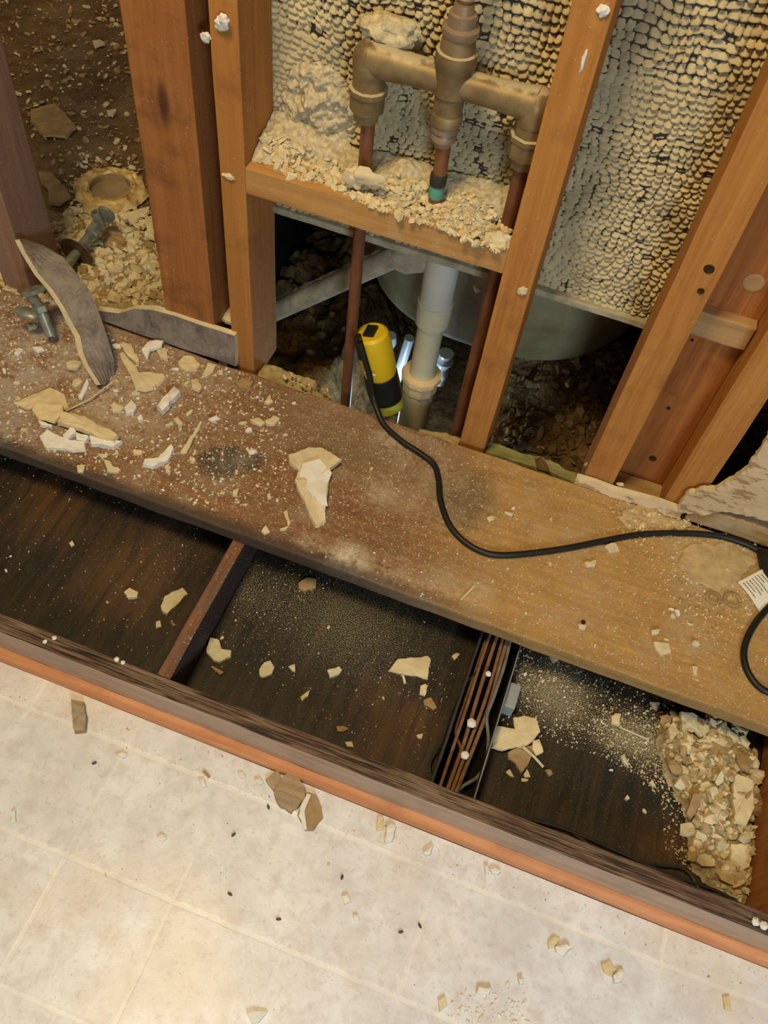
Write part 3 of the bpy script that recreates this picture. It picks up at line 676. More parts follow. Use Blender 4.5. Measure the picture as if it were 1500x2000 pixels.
for s_ in (L_, R_):
    lathe('elbow', s_ + Vector((0, 0, .020)), s_ + Vector((0, 0, -.020)), [(0, .004), (.08, .013), (.3, .0195), (.55, .021), (1, .0195)], M['brass'], vb)
    lathe('union_nut', s_ + Vector((0, 0, -.020)), s_ + Vector((0, 0, -.078)),
          [(0, .0195), (.22, .0195), (.24, .0235), (.34, .0235), (.35, .0215), (.70, .0210), (.74, .0165), (.95, .0145), (1, .009)], M['brass'], vb, 8 if s_ is R_ else 12)
lathe('top_collar', C_ + Vector((0, 0, .050)), C_ + Vector((0, 0, .085)), [(0, .018), (.12, .0205), (.3, .0205), (.36, .0155), (.7, .0150), (.74, .012), (1, .0105)], M['solder'], vb)
lathe('lower_collar', C_ + Vector((0, 0, -.050)), C_ + Vector((0, 0, -.078)), [(0, .0165), (.3, .0165), (.35, .0130), (.5, .0155), (.7, .0155), (.75, .0115), (1, .0105)], M['solder'], vb)
# lump of mortar on the left elbow
rnd = random.Random(5); bm = bmesh.new(); bmesh.ops.create_icosphere(bm, subdivisions=4, radius=1)
for v__ in bm.verts:
    q = v__.co.copy(); k_ = 1 + .35 * mnoise.noise(q * 1.7) + .12 * mnoise.noise(q * 5)
    v__.co = Vector((q.x * .036 * k_, q.y * .022 * k_, q.z * .016 * k_)) + L_ + Vector((.016, .020, .026))
tag(from_bm('mortar_lump', bm, M['rubble_pale'], None, True), 'grey mortar lump sitting on the left end of the shower valve', 'mortar lump')
def pipe(z0, z1, x, r, lab, extra=()):
    o = empty('copper_pipe', (x, VY + .002, z0)); tag(o, lab, 'copper pipe', None)
    tube('pipe', [(x, VY + .002, z0), (x + .0006, VY + .002, (z0 + z1) / 2), (x, VY + .002, z1)], r, M['copper'], o, 18)
    return o
pl_ = pipe(0.03, 0.553, -0.3065, .0087, 'left copper pipe, from the valve down through the header to the insulation')
pc_ = pipe(0.466, 0.553, -0.2095, .0087, 'short middle copper pipe between the valve and the header, green at its foot')
pr_ = pipe(0.03, 0.553, -0.1125, .0087, 'right copper pipe, close behind the bright orange stud')
pt_ = pipe(0.708, 1.1, -0.2115, .0092, 'copper pipe rising above the shower valve')
lathe('patina_ring', (-.2095, VY + .002, .478), (-.2095, VY + .002, .496), [(0, .0095), (.5, .0105), (1, .0090)], M['patina'], pc_)
lathe('solder_ring', (-.2095, VY + .002, .496), (-.2095, VY + .002, .512), [(0, .0105), (.8, .0108), (1, .0090)], M['lath'], pc_)
lathe('solder_ring', (-.2115, VY + .002, .716), (-.2115, VY + .002, .722), [(0, .0095), (.5, .0112), (1, .0095)], M['solder'], pt_)
lathe('patina_ring', (-.2115, VY + .002, .722), (-.2115, VY + .002, .735), [(0, .0098), (.5, .0100), (1, .0094)], M['patina'], pt_)
# dark holes around the pipes in the header top
for x in (-0.2175, -0.1135):
    lathe('drilled_hole', (x, VY - .002, .4655), (x, VY - .002, .4682), [(0, .0155), (.9, .0155), (1, .011)], M['wood_dark_hole'], header, 16)
# ------------------------------------------------------------------ rubble heap on the header
xs = np.linspace(-0.452, -0.1005, 260); ys = np.linspace(SY + .002, SB - .004, 80); Xg, Yg = np.meshgrid(xs, ys)
u = (Xg + 0.452) / 0.3515; v2 = (Yg - SY) / 0.09
prof_ = np.interp(u, [0, .1, .2, .35, .42, .55, .65, .8, 1], [.035, .03, .035, .012, .020, .026, .020, .026, .028])
edge = np.interp(u, [0, .15, .3, .42, .6, .75, .9, 1], [.15, .25, .38, .18, .12, .05, .08, .06])
Zh = prof_ * np.clip((v2 - edge) / (1 - edge), 0, 1) ** 0.9 * (0.75 + 0.5 * fbm(Xg * 40, Yg * 40, 71)) + 0.008 * (fbm(Xg * 130, Yg * 130, 73, 3) - .42) * (v2 > edge)
for hx in (-0.2095, -0.1125, -0.385):
    Zh -= 0.03 * np.exp(-((Xg - hx) ** 2 + (Yg - VY) ** 2) / (2 * .011 ** 2))
def heap_z(x, y): 
    i = int(np.clip((x + .452) / .3515 * 259, 0, 259)); j = int(np.clip((y - SY - .002) / .084 * 79, 0, 79)); return 0.467 + max(Zh[j, i], 0)
hp = grid_mesh('plaster_rubble', np.stack([Xg, Yg, 0.4662 + Zh], -1), M['rubble_pale'], mask=Zh > 0.0003)
tag(hp, 'heap of crumbled cream plaster on the header block behind the valve pipes', 'plaster rubble', None, 'stuff')
HP = [(505, 275), (560, 330), (640, 345), (730, 390), (860, 430), (975, 480), (1010, 425), (880, 370), (700, 330), (560, 270)]
FRONT = [('plaster', 5), ('plaster_yellow', 1), ('plaster_pale', 2)]
# ================================================================== DEBRIS (hand placed pieces)
W_ = 'plank'
chip([(562,890),(575,885),(602,876),(630,878),(650,892),(666,906),(645,922),(643,943),(640,965),(635,990),(637,1020),(616,1030),(602,1004),(590,975),(574,943),(583,922),(566,908)], .101, .007, 'plaster', 'largest white plaster slab, alone in the middle of the plank', 'plaster_slab', warp=.003, tilt=(.05, .02))
chip([(590,905),(625,900),(648,925),(636,960),(640,990),(622,985),(600,960),(583,935)], .108, .003, 'plaster_white', 'white skim flake lying on the largest plaster slab', warp=.002, tilt=(.05, .02))
L1 = [
 ([(70,905),(265,825),(340,860),(365,930),(330,945),(200,920),(150,940)], .003, 'plaster_yellow', 'flat pointed tan plaster piece at the left of the plank'),
 ([(205,1080),(250,1050),(300,1080),(370,1105),(450,1110),(450,1155),(380,1165),(340,1150),(240,1140)], .006, 'plaster_white', 'white-edged plaster shard below the long tan stick'),
 ([(330,1075),(385,1035),(400,1060),(360,1100),(335,1095)], .010, 'plaster_white', 'small tilted white shard touching the long tan stick'),
 ([(470,1085),(600,1120),(640,1105),(600,1138),(475,1128)], .009, 'plaster_white', 'thin white shard under the right end of the tan stick'),
 ([(395,1060),(470,1090),(455,1110),(400,1100)], .008, 'plaster_white', 'white shard tucked under the middle of the tan stick'),
 ([(545,1205),(580,1215),(592,1240),(635,1255),(620,1270),(560,1270)], .004, 'plaster', 'pale chip near the front edge below the curved white shard'),
 ([(405,1235),(445,1230),(435,1265),(410,1265)], .004, 'plaster_pale', 'small square yellow chip at the plank front edge, far left'),
 ([(620,650),(640,640),(700,700),(730,750),(800,750),(860,760),(870,775),(800,835),(760,850),(710,840),(690,780),(640,690)], .005, 'plaster', 'broad forked cream plaster piece right of the leaning drywall strip'),
 ([(640,590),(690,610),(730,690),(715,700),(650,640)], .006, 'plaster_yellow', 'narrow cream shard above the forked plaster piece'),
 ([(930,695),(960,665),(1010,665),(1050,705),(1030,735),(970,740),(935,715)], .005, 'plaster_yellow', 'round yellow plaster disc below the standing drywall remnant'),
 ([(820,930),(915,825),(945,855),(850,960)], .012, 'plaster_white', 'white stick-shaped plaster block pointing up to the right'),
 ([(745,1235),(760,1205),(830,1195),(900,1130),(915,1150),(880,1210),(800,1245)], .008, 'plaster_white', 'curved white shard near the dark mould blot'),
 ([(830,1165),(880,1105),(915,1130),(890,1170),(830,1195),(770,1200)], .004, 'plaster_brown', 'brown-faced flake behind the curved white shard'),
 ([(1000,790),(1030,780),(1060,830),(1040,850),(1005,835)], .006, 'plaster', 'squarish cream chip right of the white stick-shaped block'),
 ([(1225,795),(1280,775),(1330,795),(1310,825),(1250,830)], .005, 'plaster_brown', 'oval dusty tan chip at the foot of the orange header stud'),
 ([(1305,990),(1350,985),(1390,1010),(1370,1030),(1320,1010)], .006, 'plaster', 'left one of two cream chips side by side on bare red wood'),
 ([(1385,1000),(1430,975),(1465,990),(1440,1020),(1395,1020)], .006, 'plaster', 'right one of two cream chips side by side on bare red wood'),
 ([(580,920),(600,900),(650,930),(630,955),(590,955)], .006, 'plaster', 'cream chip just left of a clump of small white bits'),
 ([(650,930),(690,890),(720,930),(700,960),(660,970)], .007, 'plaster_white', 'white lump in the clump below the forked plaster piece'),
 ([(75,650),(100,620),(125,630),(100,665)], .007, 'plaster_white', 'upright whitish chip nearest the left edge in the fine rubble'),
 ([(165,615),(215,610),(235,630),(200,645)], .005, 'plaster_white', 'flat whitish chip in the fine rubble below the lower stop valve'),
 ([(345,700),(390,680),(430,700),(400,735),(350,725)], .006, 'plaster', 'pale chip left of the foot of the leaning drywall strip'),
 ([(380,790),(410,780),(435,800),(400,830),(380,815)], .006, 'plaster', 'rounded chip beside the foot of the leaning drywall strip'),
 ([(410,880),(460,780),(470,810),(430,890)], .007, 'plaster_white', 'slim white shard below the rounded chip at the drywall strip'),
 ([(740,630),(790,590),(860,590),(850,620),(770,640),(770,690)], .006, 'plaster_white', 'hooked white shard below the standing drywall remnant'),
 ([(820,630),(870,620),(880,680),(840,670)], .006, 'plaster', 'square cream chip beside the hooked white shard'),
 ([(1060,760),(1090,700),(1135,705),(1120,740),(1080,775)], .005, 'plaster', 'pale crumbly chip below the right end of the drywall remnant'),
 ([(910,990),(930,980),(960,1020),(940,1035)], .006, 'plaster', 'small wedge chip below the white stick-shaped block'),
 ([(860,1020),(900,1000),(910,1020),(870,1030)], .004, 'plaster', 'flat little chip left of the small wedge chip'),
 ([(1090,990),(1130,975),(1150,990),(1110,1005)], .005, 'plaster_white', 'small white chip left of the pair of cream chips'),
 ([(510,1170),(570,1175),(560,1195),(530,1195)], .004, 'plaster', 'small crescent chip under the tip of the tan stick'),
 ([(700,1145),(745,1150),(745,1175),(700,1175)], .003, 'plaster_yellow', 'small square tan flake left of the curved white shard'),
 ([(715,980),(740,970),(750,990),(725,1000)], .006, 'plaster_white', 'little white cube-like crumb between the clump and the wedge chip'),
 ([(1385,905),(1410,865),(1430,900),(1405,915)], .005, 'plaster', 'three-cornered chip at the rear edge near the header stud'),
 ([(690,850),(730,850),(735,865),(690,870)], .005, 'plaster', 'little flat chip just below the forked plaster piece'),
 ([(945,1165),(1050,1000),(1058,1004),(978,1170),(960,1172)], .003, 'plaster_pale', 'long thin triangular sliver right of the curved white shard'),
]
for pts, th, m_, lab in L1: chip(pts, .101, th, m_, lab, crop=C4)
chip([(320,955),(420,975),(580,1050),(618,1080),(600,1108),(540,1095),(420,1045),(300,1010)], .107, .010, 'plaster_yellow', 'long tan plaster stick on a pile of white shards', 'plaster_stick', crop=C4, warp=.0006)
chip([(165,940),(195,910),(330,920),(335,950),(290,1015),(200,990)], .106, .004, 'plaster_yellow', 'tan plaster piece overlapping the flat pointed one', crop=C4)
chip([(200,1000),(240,1010),(280,1025),(275,1040),(220,1030)], .101, .007, 'plaster_white', 'white shard poking out below the overlapping tan piece', crop=C4)
# single chips on the open plank, full-frame pixels
L2 = [([(322,912),(330,907),(334,925),(324,924)],'small cream chip right by the dark front edge, left of the mould blot'),
 ([(455,958),(466,955),(465,972),(455,970)],'cream chip below the mould blot'),
 ([(520,968),(527,963),(530,975),(522,978)],'cream chip left of the largest slab'),
 ([(510,1040),(520,1026),(527,1040),(516,1046)],'whitish chip on the front edge above the left divider'),
 ([(546,1035),(565,1028),(560,1036),(548,1038)],'thin white sliver on the front edge right of the left divider'),
 ([(553,1003),(560,999),(568,1022),(564,1030)],'bent white sliver below the tip of the largest slab'),
 ([(1140,908),(1150,900),(1162,908),(1150,914)],'cream chip between cord and right stud feet'),
 ([(950,1012),(960,1008),(966,1016),(955,1020)],'tiny cream chip just inside the cord bend'),
 ([(1180,1068),(1200,1062),(1210,1078),(1190,1082)],'cream chip just under the cord, right half'),
 ([(1140,1100),(1165,1095),(1162,1108),(1145,1110)],'pale flat chip in the golden area under the cord'),
 ([(1270,1232),(1290,1230),(1285,1240),(1272,1242)],'cream chip near the front edge, centre right'),
 ([(1275,1255),(1305,1258),(1310,1275),(1290,1282),(1280,1268)],'lumpy cream chip left of the cord loop'),
 ([(1350,1300),(1362,1304),(1360,1322),(1353,1316)],'narrow cream chip near the front edge, right'),
 ([(1128,1220),(1145,1222),(1142,1230),(1130,1228)],'white chip next to the screw hole'),
 ([(985,1000),(1003,1005),(1000,1010),(985,1003)],'curved white shaving in the open gold area')]
for pts, lab in L2: chip(pts, .101, .004, 'plaster', lab)
tw = tube('splinter', [PZ(130,802,.106), PZ(175,780,.109), PZ(221,745,.112)], .0011, M['plaster_pale'], None, 6); tag(tw, 'thin straw-like splinter lying across the chips below the drywall strip', 'splinter')
tw = tube('splinter', [PZ(900,1172,.1025), PZ(926,1145,.1025)], .0016, M['plaster_pale'], None, 6); tag(tw, 'short pale splinter at the plank front edge above the cables', 'splinter')
# dark pit, left compartment
PZ7 = [
 ([(520,660),(545,642),(580,660),(575,680),(535,685)], .006, 'plaster_yellow', 'rounded yellow chip in the left dark bay'),
 ([(672,720),(690,680),(765,640),(788,668),(720,735),(700,755),(678,740)], .007, 'plaster_pale', 'large slanting yellow chip in the left dark bay, near the divider'),
 ([(655,785),(672,778),(677,805),(655,808)], .004, 'plaster_pale', 'little square chip below the slanting yellow one'),
 ([(710,780),(725,785),(735,800),(722,805)], .004, 'plaster_brown', 'tiny tan chip between the slanting yellow one and the divider'),
 ([(290,455),(305,445),(313,460),(298,467)], .004, 'plaster', 'single small cream chip in the middle of the left dark bay'),
 ([(865,900),(880,850),(915,860),(930,900),(970,905),(965,930),(920,955),(895,950),(875,925)], .006, 'plaster_pale', 'branched cream chip beside the divider foot, middle bay'),
 ([(882,970),(890,965),(940,995),(925,1005)], .004, 'plaster_brown', 'small tan stick under the branched cream chip'),
 ([(1085,985),(1105,955),(1130,945),(1150,975),(1140,1000),(1100,1020),(1085,1010)], .006, 'plaster_pale', 'six-sided cream chip in the middle bay'),
 ([(1205,970),(1235,960),(1235,995),(1220,990)], .005, 'plaster', 'small triangular cream chip in the middle bay'),
 ([(1368,985),(1420,968),(1433,985),(1420,1000),(1380,1015)], .005, 'plaster_pale', 'four-sided cream chip at the centre of the middle bay'),
 ([(1248,620),(1290,595),(1325,605),(1320,640),(1275,655),(1250,640)], .004, 'plaster_brown', 'round brown flake at the top of the middle bay'),
 ([(1255,1100),(1295,1070),(1290,1095),(1265,1115)], .005, 'plaster_pale', 'slim diamond chip in the lower middle bay')]
for pts, th, m_, lab in PZ7: chip(pts, 0, th, m_, lab, crop=C7)
PZ8 = [
 ([(1020,530),(1065,470),(1215,455),(1228,470),(1215,570),(1170,555),(1100,545)], .003, 'plaster_yellow', 'largest flat tan piece in the middle bay, stained brown'),
 ([(1175,600),(1200,590),(1212,600),(1200,650),(1172,640)], .004, 'plaster_yellow', 'oblong tan chip under the stained flat piece'),
 ([(1190,670),(1230,660),(1260,710),(1240,720),(1195,695)], .004, 'plaster_brown', 'tan chip beside the thin black divider'),
 ([(1330,455),(1350,437),(1370,440),(1345,475)], .004, 'plaster_yellow', 'tan chip at the upper right of the middle bay'),
 ([(765,800),(800,795),(830,810),(800,825),(775,825)], .004, 'plaster_brown', 'dull brown chip near the front rail, middle bay'),
 ([(1155,845),(1190,835),(1185,860),(1165,860)], .004, 'plaster_pale', 'greenish chip in the lower right of the middle bay'),
 ([(810,880),(840,875),(850,900),(820,900)], .004, 'plaster_pale', 'small chip right against the front rail, middle bay'),
 ([(1085,545),(1095,545),(1108,585),(1098,590)], .003, 'plaster_yellow', 'thin stick poking down from the stained flat piece')]
for pts, th, m_, lab in PZ8: chip(pts, 0, th, m_, lab, crop=C8)
PZA = [
 ([(780,1165),(800,1020),(830,1015),(960,1030),(940,950),(1050,935),(1110,945),(1145,1050),(1090,1120),(1020,1160),(860,1185)], .007, .004, 'plaster_yellow', 'large L-shaped tan piece right of the cables'),
 ([(900,1200),(1000,1160),(1090,1150),(1090,1200),(1060,1290),(1000,1350),(960,1280),(905,1250)], .0, .005, 'plaster_brown', 'brown lobed piece under the L-shaped tan piece'),
 ([(1085,1120),(1130,1105),(1165,1200),(1110,1230),(1085,1180)], .0, .006, 'plaster_yellow', 'tan wedge at the right of the L-shaped piece'),
 ([(890,1345),(920,1325),(950,1385),(925,1380)], 0, .004, 'plaster_pale', 'leftmost small chip below the brown lobed piece'),
 ([(1015,1360),(1045,1320),(1070,1380),(1030,1385)], 0, .005, 'plaster_pale', 'triangular chip just below the brown lobed piece'),
 ([(1000,1385),(1060,1395),(1050,1415),(1005,1415)], 0, .004, 'plaster_yellow', 'flat tan chip under the triangular one'),
 ([(1175,1330),(1215,1325),(1235,1360),(1205,1380)], 0, .004, 'plaster_brown', 'dull brown chip right of the pale splinter, right bay'),
 ([(1205,490),(1265,490),(1275,520),(1235,545)], 0, .004, 'plaster_pale', 'rounded chip under the plank edge, right bay')]
for pts, z_, th, m_, lab in PZA: chip(pts, z_, th, m_, lab, crop=CA)
tw = tube('splinter', [PZ(1021,1458,.014), PZ(1045,1480,.010), PZ(1061,1498,.006)], .002, M['plaster_pale'], None, 6); tag(tw, 'pale straight splinter lying on the brown lobed piece', 'splinter')
tw = tube('splinter', [PZ(1210,1420,.004), PZ(1267,1445,.004)], .0015, M['plaster_pale'], None, 6); tag(tw, 'pale straight splinter on the grit, right bay', 'splinter')
box('plastic_clip', *(lambda p: (p.x - .008, p.x + .012, p.y - .019, p.y + .019))(PZ(988, 1372, 0)), 0.0, 0.03, M['grey_plastic'], bev=.003)
tag(bpy.data.objects['plastic_clip'], 'small grey plastic block right of the grey-edged divider', 'plastic block')
# corner pile, right bay
pile_px = [(1285,1420),(1330,1392),(1440,1420),(1475,1480),(1470,1590),(1462,1690),(1452,1768),(1400,1740),(1352,1690),(1338,1630),(1345,1590),(1318,1540),(1290,1480)]
WPp = [tuple(PZ(x, y, 0.004))[:2] for x, y in pile_px]
xs = np.linspace(min(p[0] for p in WPp) - .01, .4535, 190); ys = np.linspace(min(p[1] for p in WPp) - .005, max(p[1] for p in WPp) + .01, 300); Xg, Yg = np.meshgrid(xs, ys)
ins = np.array([[in_poly((x, y), WPp) for x in xs] for y in ys]).astype(float)
def blur(a, k):
    for ax in (0, 1):
        c_ = np.cumsum(np.pad(a, [(k, k) if i == ax else (0, 0) for i in (0, 1)], mode='edge'), axis=ax)
        a = (np.take(c_, range(2 * k, c_.shape[ax]), ax) - np.take(c_, range(0, c_.shape[ax] - 2 * k), ax)) / (2 * k)
    return a
soft = blur(blur(ins, 9), 9)
Zp = soft ** 1.5 * 0.020 * (0.3 + 1.3 * fbm(Xg * 45, Yg * 45, 81)) + 0.017 * (fbm(Xg * 90, Yg * 90, 83, 4) - .48) * (soft > .05)
Zp = np.where(soft > 0.12, np.maximum(Zp, -0.001), -0.002)
def pile_z(x, y):
    i = int(np.clip((x - xs[0]) / (xs[-1] - xs[0]) * 189, 0, 189)); j = int(np.clip((y - ys[0]) / (ys[-1] - ys[0]) * 299, 0, 299)); return max(float(Zp[j, i]), 0.0)
pl2 = grid_mesh('plaster_rubble', np.stack([Xg, Yg, Zp + .0004], -1), M['rubble'], mask=Zp > 0.0022 + 0.003 * fbm(Xg * 60, Yg * 60, 85))
tag(pl2, 'heap of crumbled tan plaster in the right corner of the dark bay', 'plaster rubble', None, 'stuff')
PZB = [
 ([(580,450),(600,435),(635,440),(630,510),(585,490)], 'plaster_yellow', 'square tan chip at the end of the pale splinter, right bay'),
 ([(805,365),(865,375),(850,415),(825,400)], 'plaster_pale', 'triangular chip just under the plank, right bay'),
 ([(975,430),(1050,435),(1165,500),(1150,545),(1100,580),(1040,520),(990,540)], 'plaster_pale', 'broad pale slab at the top of the corner heap'),
 ([(1185,540),(1220,485),(1325,580),(1310,600),(1260,570)], 'plaster_pale', 'pointed yellow triangle in the top right corner of the bay'),
 ([(990,500),(1030,490),(1020,560),(1000,560)], 'plaster_pale', 'small wedge leaning on the broad pale slab'),
 ([(905,530),(940,480),(975,540),(930,610)], 'plaster_yellow', 'diamond-shaped tan chip left of the corner heap top'),
 ([(1300,670),(1330,655),(1425,710),(1380,740),(1370,790),(1320,760)], 'plaster_brown', 'tan piece jutting right from the heap to the end panel'),
 ([(1285,810),(1310,785),(1400,830),(1410,990),(1360,1100),(1300,1070),(1290,950)], 'plaster_yellow', 'big curved tan slab on the right side of the corner heap'),
 ([(1235,760),(1265,750),(1280,810),(1250,825)], 'plaster_pale', 'small chip above the big curved tan slab'),
 ([(1175,1000),(1205,970),(1250,1080),(1190,1070)], 'plaster_pale', 'upright oval chip left of the big curved tan slab'),
 ([(1020,1020),(1050,910),(1100,900),(1090,980),(1050,1050)], 'plaster_brown', 'dark-edged tan slab on the left side of the corner heap'),
 ([(1150,620),(1220,570),(1290,620),(1280,690),(1190,700),(1140,670)], 'plaster_brown', 'brown rounded slab near the top of the corner heap'),
 ([(635,680),(655,670),(680,735),(665,735)], 'plaster_pale', 'slim oblong chip on the dark panel left of the corner heap'),
 ([(655,930),(670,910),(688,930),(670,942)], 'plaster_pale', 'lone round chip on the dark panel, right bay'),
 ([(800,840),(815,830),(838,860),(825,865)], 'plaster_pale', 'slim chip close to the left side of the corner heap'),
 ([(1020,1240),(1100,1250),(1090,1310),(1020,1290)], 'plaster_brown', 'rusty brown chip at the lower left of the corner heap'),
 ([(1360,1100),(1430,1095),(1420,1110),(1370,1120)], 'plaster_pale', 'spiky chip touching the end panel'),
 ([(1270,1200),(1370,1210),(1390,1330),(1340,1360),(1270,1300)], 'plaster_yellow', 'wide tan slab low in the corner heap')]
for pts, m_, lab in PZB:
    c_ = (1000 + sum(p[0] for p in pts) / len(pts) / 3, 1250 + sum(p[1] for p in pts) / len(pts) / 3); q = PZ(*c_, .01)
    zz = pile_z(q.x, q.y); rr = random.Random(len(lab))
    chip(pts, zz * 0.9, .006, m_, lab, crop=CB, warp=.002, tilt=(rr.uniform(-.15, .15), rr.uniform(-.15, .15)) if zz > .004 else (0, 0))
PILE = pile_px
# ---- random small chips (individually countable) and crumbs (not)
MX = [('plaster', 4), ('plaster_white', 3), ('plaster_yellow', 2), ('plaster_pale', 2)]
PLL = [(0, 560), (190, 640), (450, 720), (560, 760), (560, 980), (420, 1000), (0, 862)]
PLM = [(560, 760), (880, 870), (950, 900), (900, 1200), (560, 1060)]
PLR = [(950, 900), (1330, 1010), (1499, 1060), (1499, 1410), (900, 1200)]
scatter([(200, 640), (450, 725), (560, 765), (540, 900), (300, 900), (150, 900), (0, 830), (0, 640)], 55, .101, .007, .020, MX, 'small plaster chip among the dense debris on the left part of the plank', 'small chips on the left of the plank', 11)
scatter(PLM, 12, .101, .004, .010, MX, 'small plaster chip on the red-brown middle of the plank', 'small chips on the middle of the plank', 12)
scatter(PLR, 20, .101, .004, .011, MX, 'small plaster chip on the golden right part of the plank', 'small chips on the right of the plank', 13)
scatter([(1290, 1180), (1370, 1190), (1360, 1290), (1300, 1280)], 8, .101, .007, .016, MX, 'plaster chip in the loose trail beside the cord loop', 'chips beside the cord loop', 14)
scatter([(0, 950), (430, 1060), (300, 1290), (0, 1180)], 6, 0, .004, .009, MX, 'tiny plaster chip on the dark panel of the left bay', 'tiny chips in the left bay', 15)
scatter([(520, 1090), (920, 1240), (830, 1490), (400, 1300)], 14, 0, .004, .010, MX, 'tiny plaster chip on the dark panel of the middle bay', 'tiny chips in the middle bay', 16)
scatter([(1010, 1270), (1450, 1430), (1330, 1640), (960, 1500)], 14, 0, .005, .012, MX, 'small plaster chip on the dark panel of the right bay', 'small chips in the right bay', 17)
crumbs('plaster_crumbs', PLL, 4200, .1012, .0015, .008, MX, 'fine plaster crumbs covering the left part of the plank', 21, power=4)
crumbs('plaster_crumbs', PLM, 1100, .1012, .0010, .004, MX, 'sparse plaster crumbs on the middle of the plank', 22)
crumbs('plaster_crumbs', PLR, 900, .1012, .0010, .0045, MX, 'sparse plaster crumbs on the golden right part of the plank', 23)
crumbs('plaster_crumbs', [(1325, 1130), (1500, 1130), (1500, 1210), (1380, 1250), (1330, 1220)], 500, .1012, .001, .008, [('plaster_yellow', 3), ('plaster_brown', 2)], 'tan crumbs around the two raised plaster rings', 56, power=4)
crumbs('plaster_crumbs', [(1180, 950), (1330, 1000), (1480, 1060), (1480, 1180), (1320, 1200), (1200, 1030)], 700, .1012, .0015, .007, [('plaster', 2), ('plaster_yellow', 3)], 'crumbly tan debris around the cord near the right end of the plank', 24)
crumbs('plaster_crumbs', [(0, 880), (440, 1050), (310, 1300), (0, 1190)], 320, .0004, .0010, .0035, MX, 'fine plaster grit in the left dark bay', 25)
crumbs('plaster_crumbs', [(510, 1075), (925, 1235), (820, 1500), (385, 1310)], 1700, .0004, .0008, .0032, MX, 'fine plaster grit in the middle dark bay', 26, cluster=9)
crumbs('plaster_crumbs', [(1005, 1260), (1460, 1430), (1450, 1600), (1330, 1560), (1180, 1480), (985, 1420)], 2600, .0004, .0010, .0050, MX, 'fine plaster grit in the right dark bay', 27)
crumbs('plaster_crumbs', [(1150, 1400), (1300, 1400), (1350, 1700), (1300, 1660), (1290, 1560), (1200, 1480)], 900, .0004, .0010, .0055, [('plaster', 2), ('plaster_yellow', 3), ('dust_tan', 2)], 'grit spreading left from the corner heap of the right bay', 57, power=3)
crumbs('plaster_crumbs', PILE, 2600, .004, .0015, .030, [('plaster', 2), ('plaster_yellow', 4), ('plaster_pale', 2), ('plaster_brown', 3), ('dust_tan', 3)], 'crumbs on the corner heap of the right bay', 28, zfun=pile_z, tilt=.5, power=9)
crumbs('plaster_crumbs', HP, 2200, .48, .002, .022, FRONT, 'crumbs over the heap on the header block', 29, zfun=heap_z, tilt=.8, power=5)
# toilet room floor: rubble dense near the wall, sparse beyond
def fz(x, y): return 0.050
near = [(100, 470), (130, 400), (250, 410), (300, 400), (330, 590), (300, 605), (190, 600), (100, 640), (0, 620), (0, 440)]
xs3 = np.linspace(-1.05, -0.60, 220); ys3 = np.linspace(0.885, 1.19, 160); X3, Y3 = np.meshgrid(xs3, ys3)
env = np.clip((1.17 - Y3) / .10, 0, 1) * np.clip((Y3 - .88) / .01, 0, 1)
Z3 = 0.045 + env * (0.030 * (0.55 + .6 * fbm(X3 * 30, Y3 * 30, 91)) + .010 * (fbm(X3 * 110, Y3 * 110, 93, 3) - .5))
Z3 = np.where(Y3 < .90, Z3 + .02, Z3)
def near_z(x, y):
    if y > 1.18 or x < -1.05 or y < .885: return 0.051
    i = int(np.clip((x + 1.05) / .45 * 219, 0, 219)); j = int(np.clip((y - .885) / .305 * 159, 0, 159)); return max(float(Z3[j, i]), .051)
hz_ = grid_mesh('plaster_rubble', np.stack([X3, Y3, Z3], -1), M['rubble'], mask=Z3 > .049)
tag(hz_, 'bed of broken tan plaster between the leftmost stud and the wide red stud', 'plaster rubble', None, 'stuff')
MY = [('plaster', 2), ('plaster_yellow', 4), ('plaster_pale', 2), ('plaster_brown', 2)]
crumbs('plaster_crumbs', near, 4200, .06, .002, .036, MY, 'crumbs in the rubble bed around the fallen stop valve', 32, zfun=near_z, tilt=.5, power=6)
scatter([(0, 0), (235, 0), (290, 300), (130, 330), (60, 300), (0, 150)], 20, .05, .008, .028, MY, 'plaster flake on the dark floor beyond the toilet flange', 'flakes beyond the toilet flange', 33, zfun=lambda x, y: .050)
crumbs('plaster_crumbs', [(0, 0), (235, 0), (300, 400), (100, 400), (60, 250), (0, 150)], 1300, .05, .002, .022, [('plaster_brown', 5), ('plaster_yellow', 2), ('plaster', 1)], 'crumbs on the dark floor beyond the toilet flange', 34, zfun=lambda x, y: .050, power=5)
FLc = [([(75,340),(100,338),(120,362),(98,376),(80,360)], 'plaster_brown', 'tan wood-coloured flake left of the toilet flange'),
 ([(95,370),(125,362),(140,390),(118,402),(95,398)], 'plaster_brown', 'dark brown flake below the tan one, left of the flange'),
 ([(245,418),(290,405),(293,415),(255,440)], 'plaster_yellow', 'long tan piece below the toilet flange'),
 ([(282,422),(298,425),(302,470),(290,465)], 'plaster_yellow', 'narrow upright tan piece near the wide red stud'),
 ([(190,450),(230,445),(248,480),(215,492),(188,475)], 'plaster_brown', 'large brown flake right of the rusty escutcheon'),
 ([(180,82),(195,78),(205,90),(185,94)], 'plaster_yellow', 'bright yellow chip on the dark floor, upper left'),
 ([(208,218),(228,215),(222,228),(210,226)], 'plaster', 'pale chip on the dark floor above the toilet flange'),
 ([(60,215),(110,205),(150,250),(130,270),(85,268),(60,240)], 'plaster_brown', 'large dark brown torn flake above the toilet flange'),
 ([(0,480),(15,470),(22,520),(0,530)], 'plaster_yellow', 'tan slab at the left edge beside the leftmost stud'),
 ([(0,520),(30,530),(35,545),(0,548)], 'plaster_yellow', 'second tan slab at the left edge, lower one')]
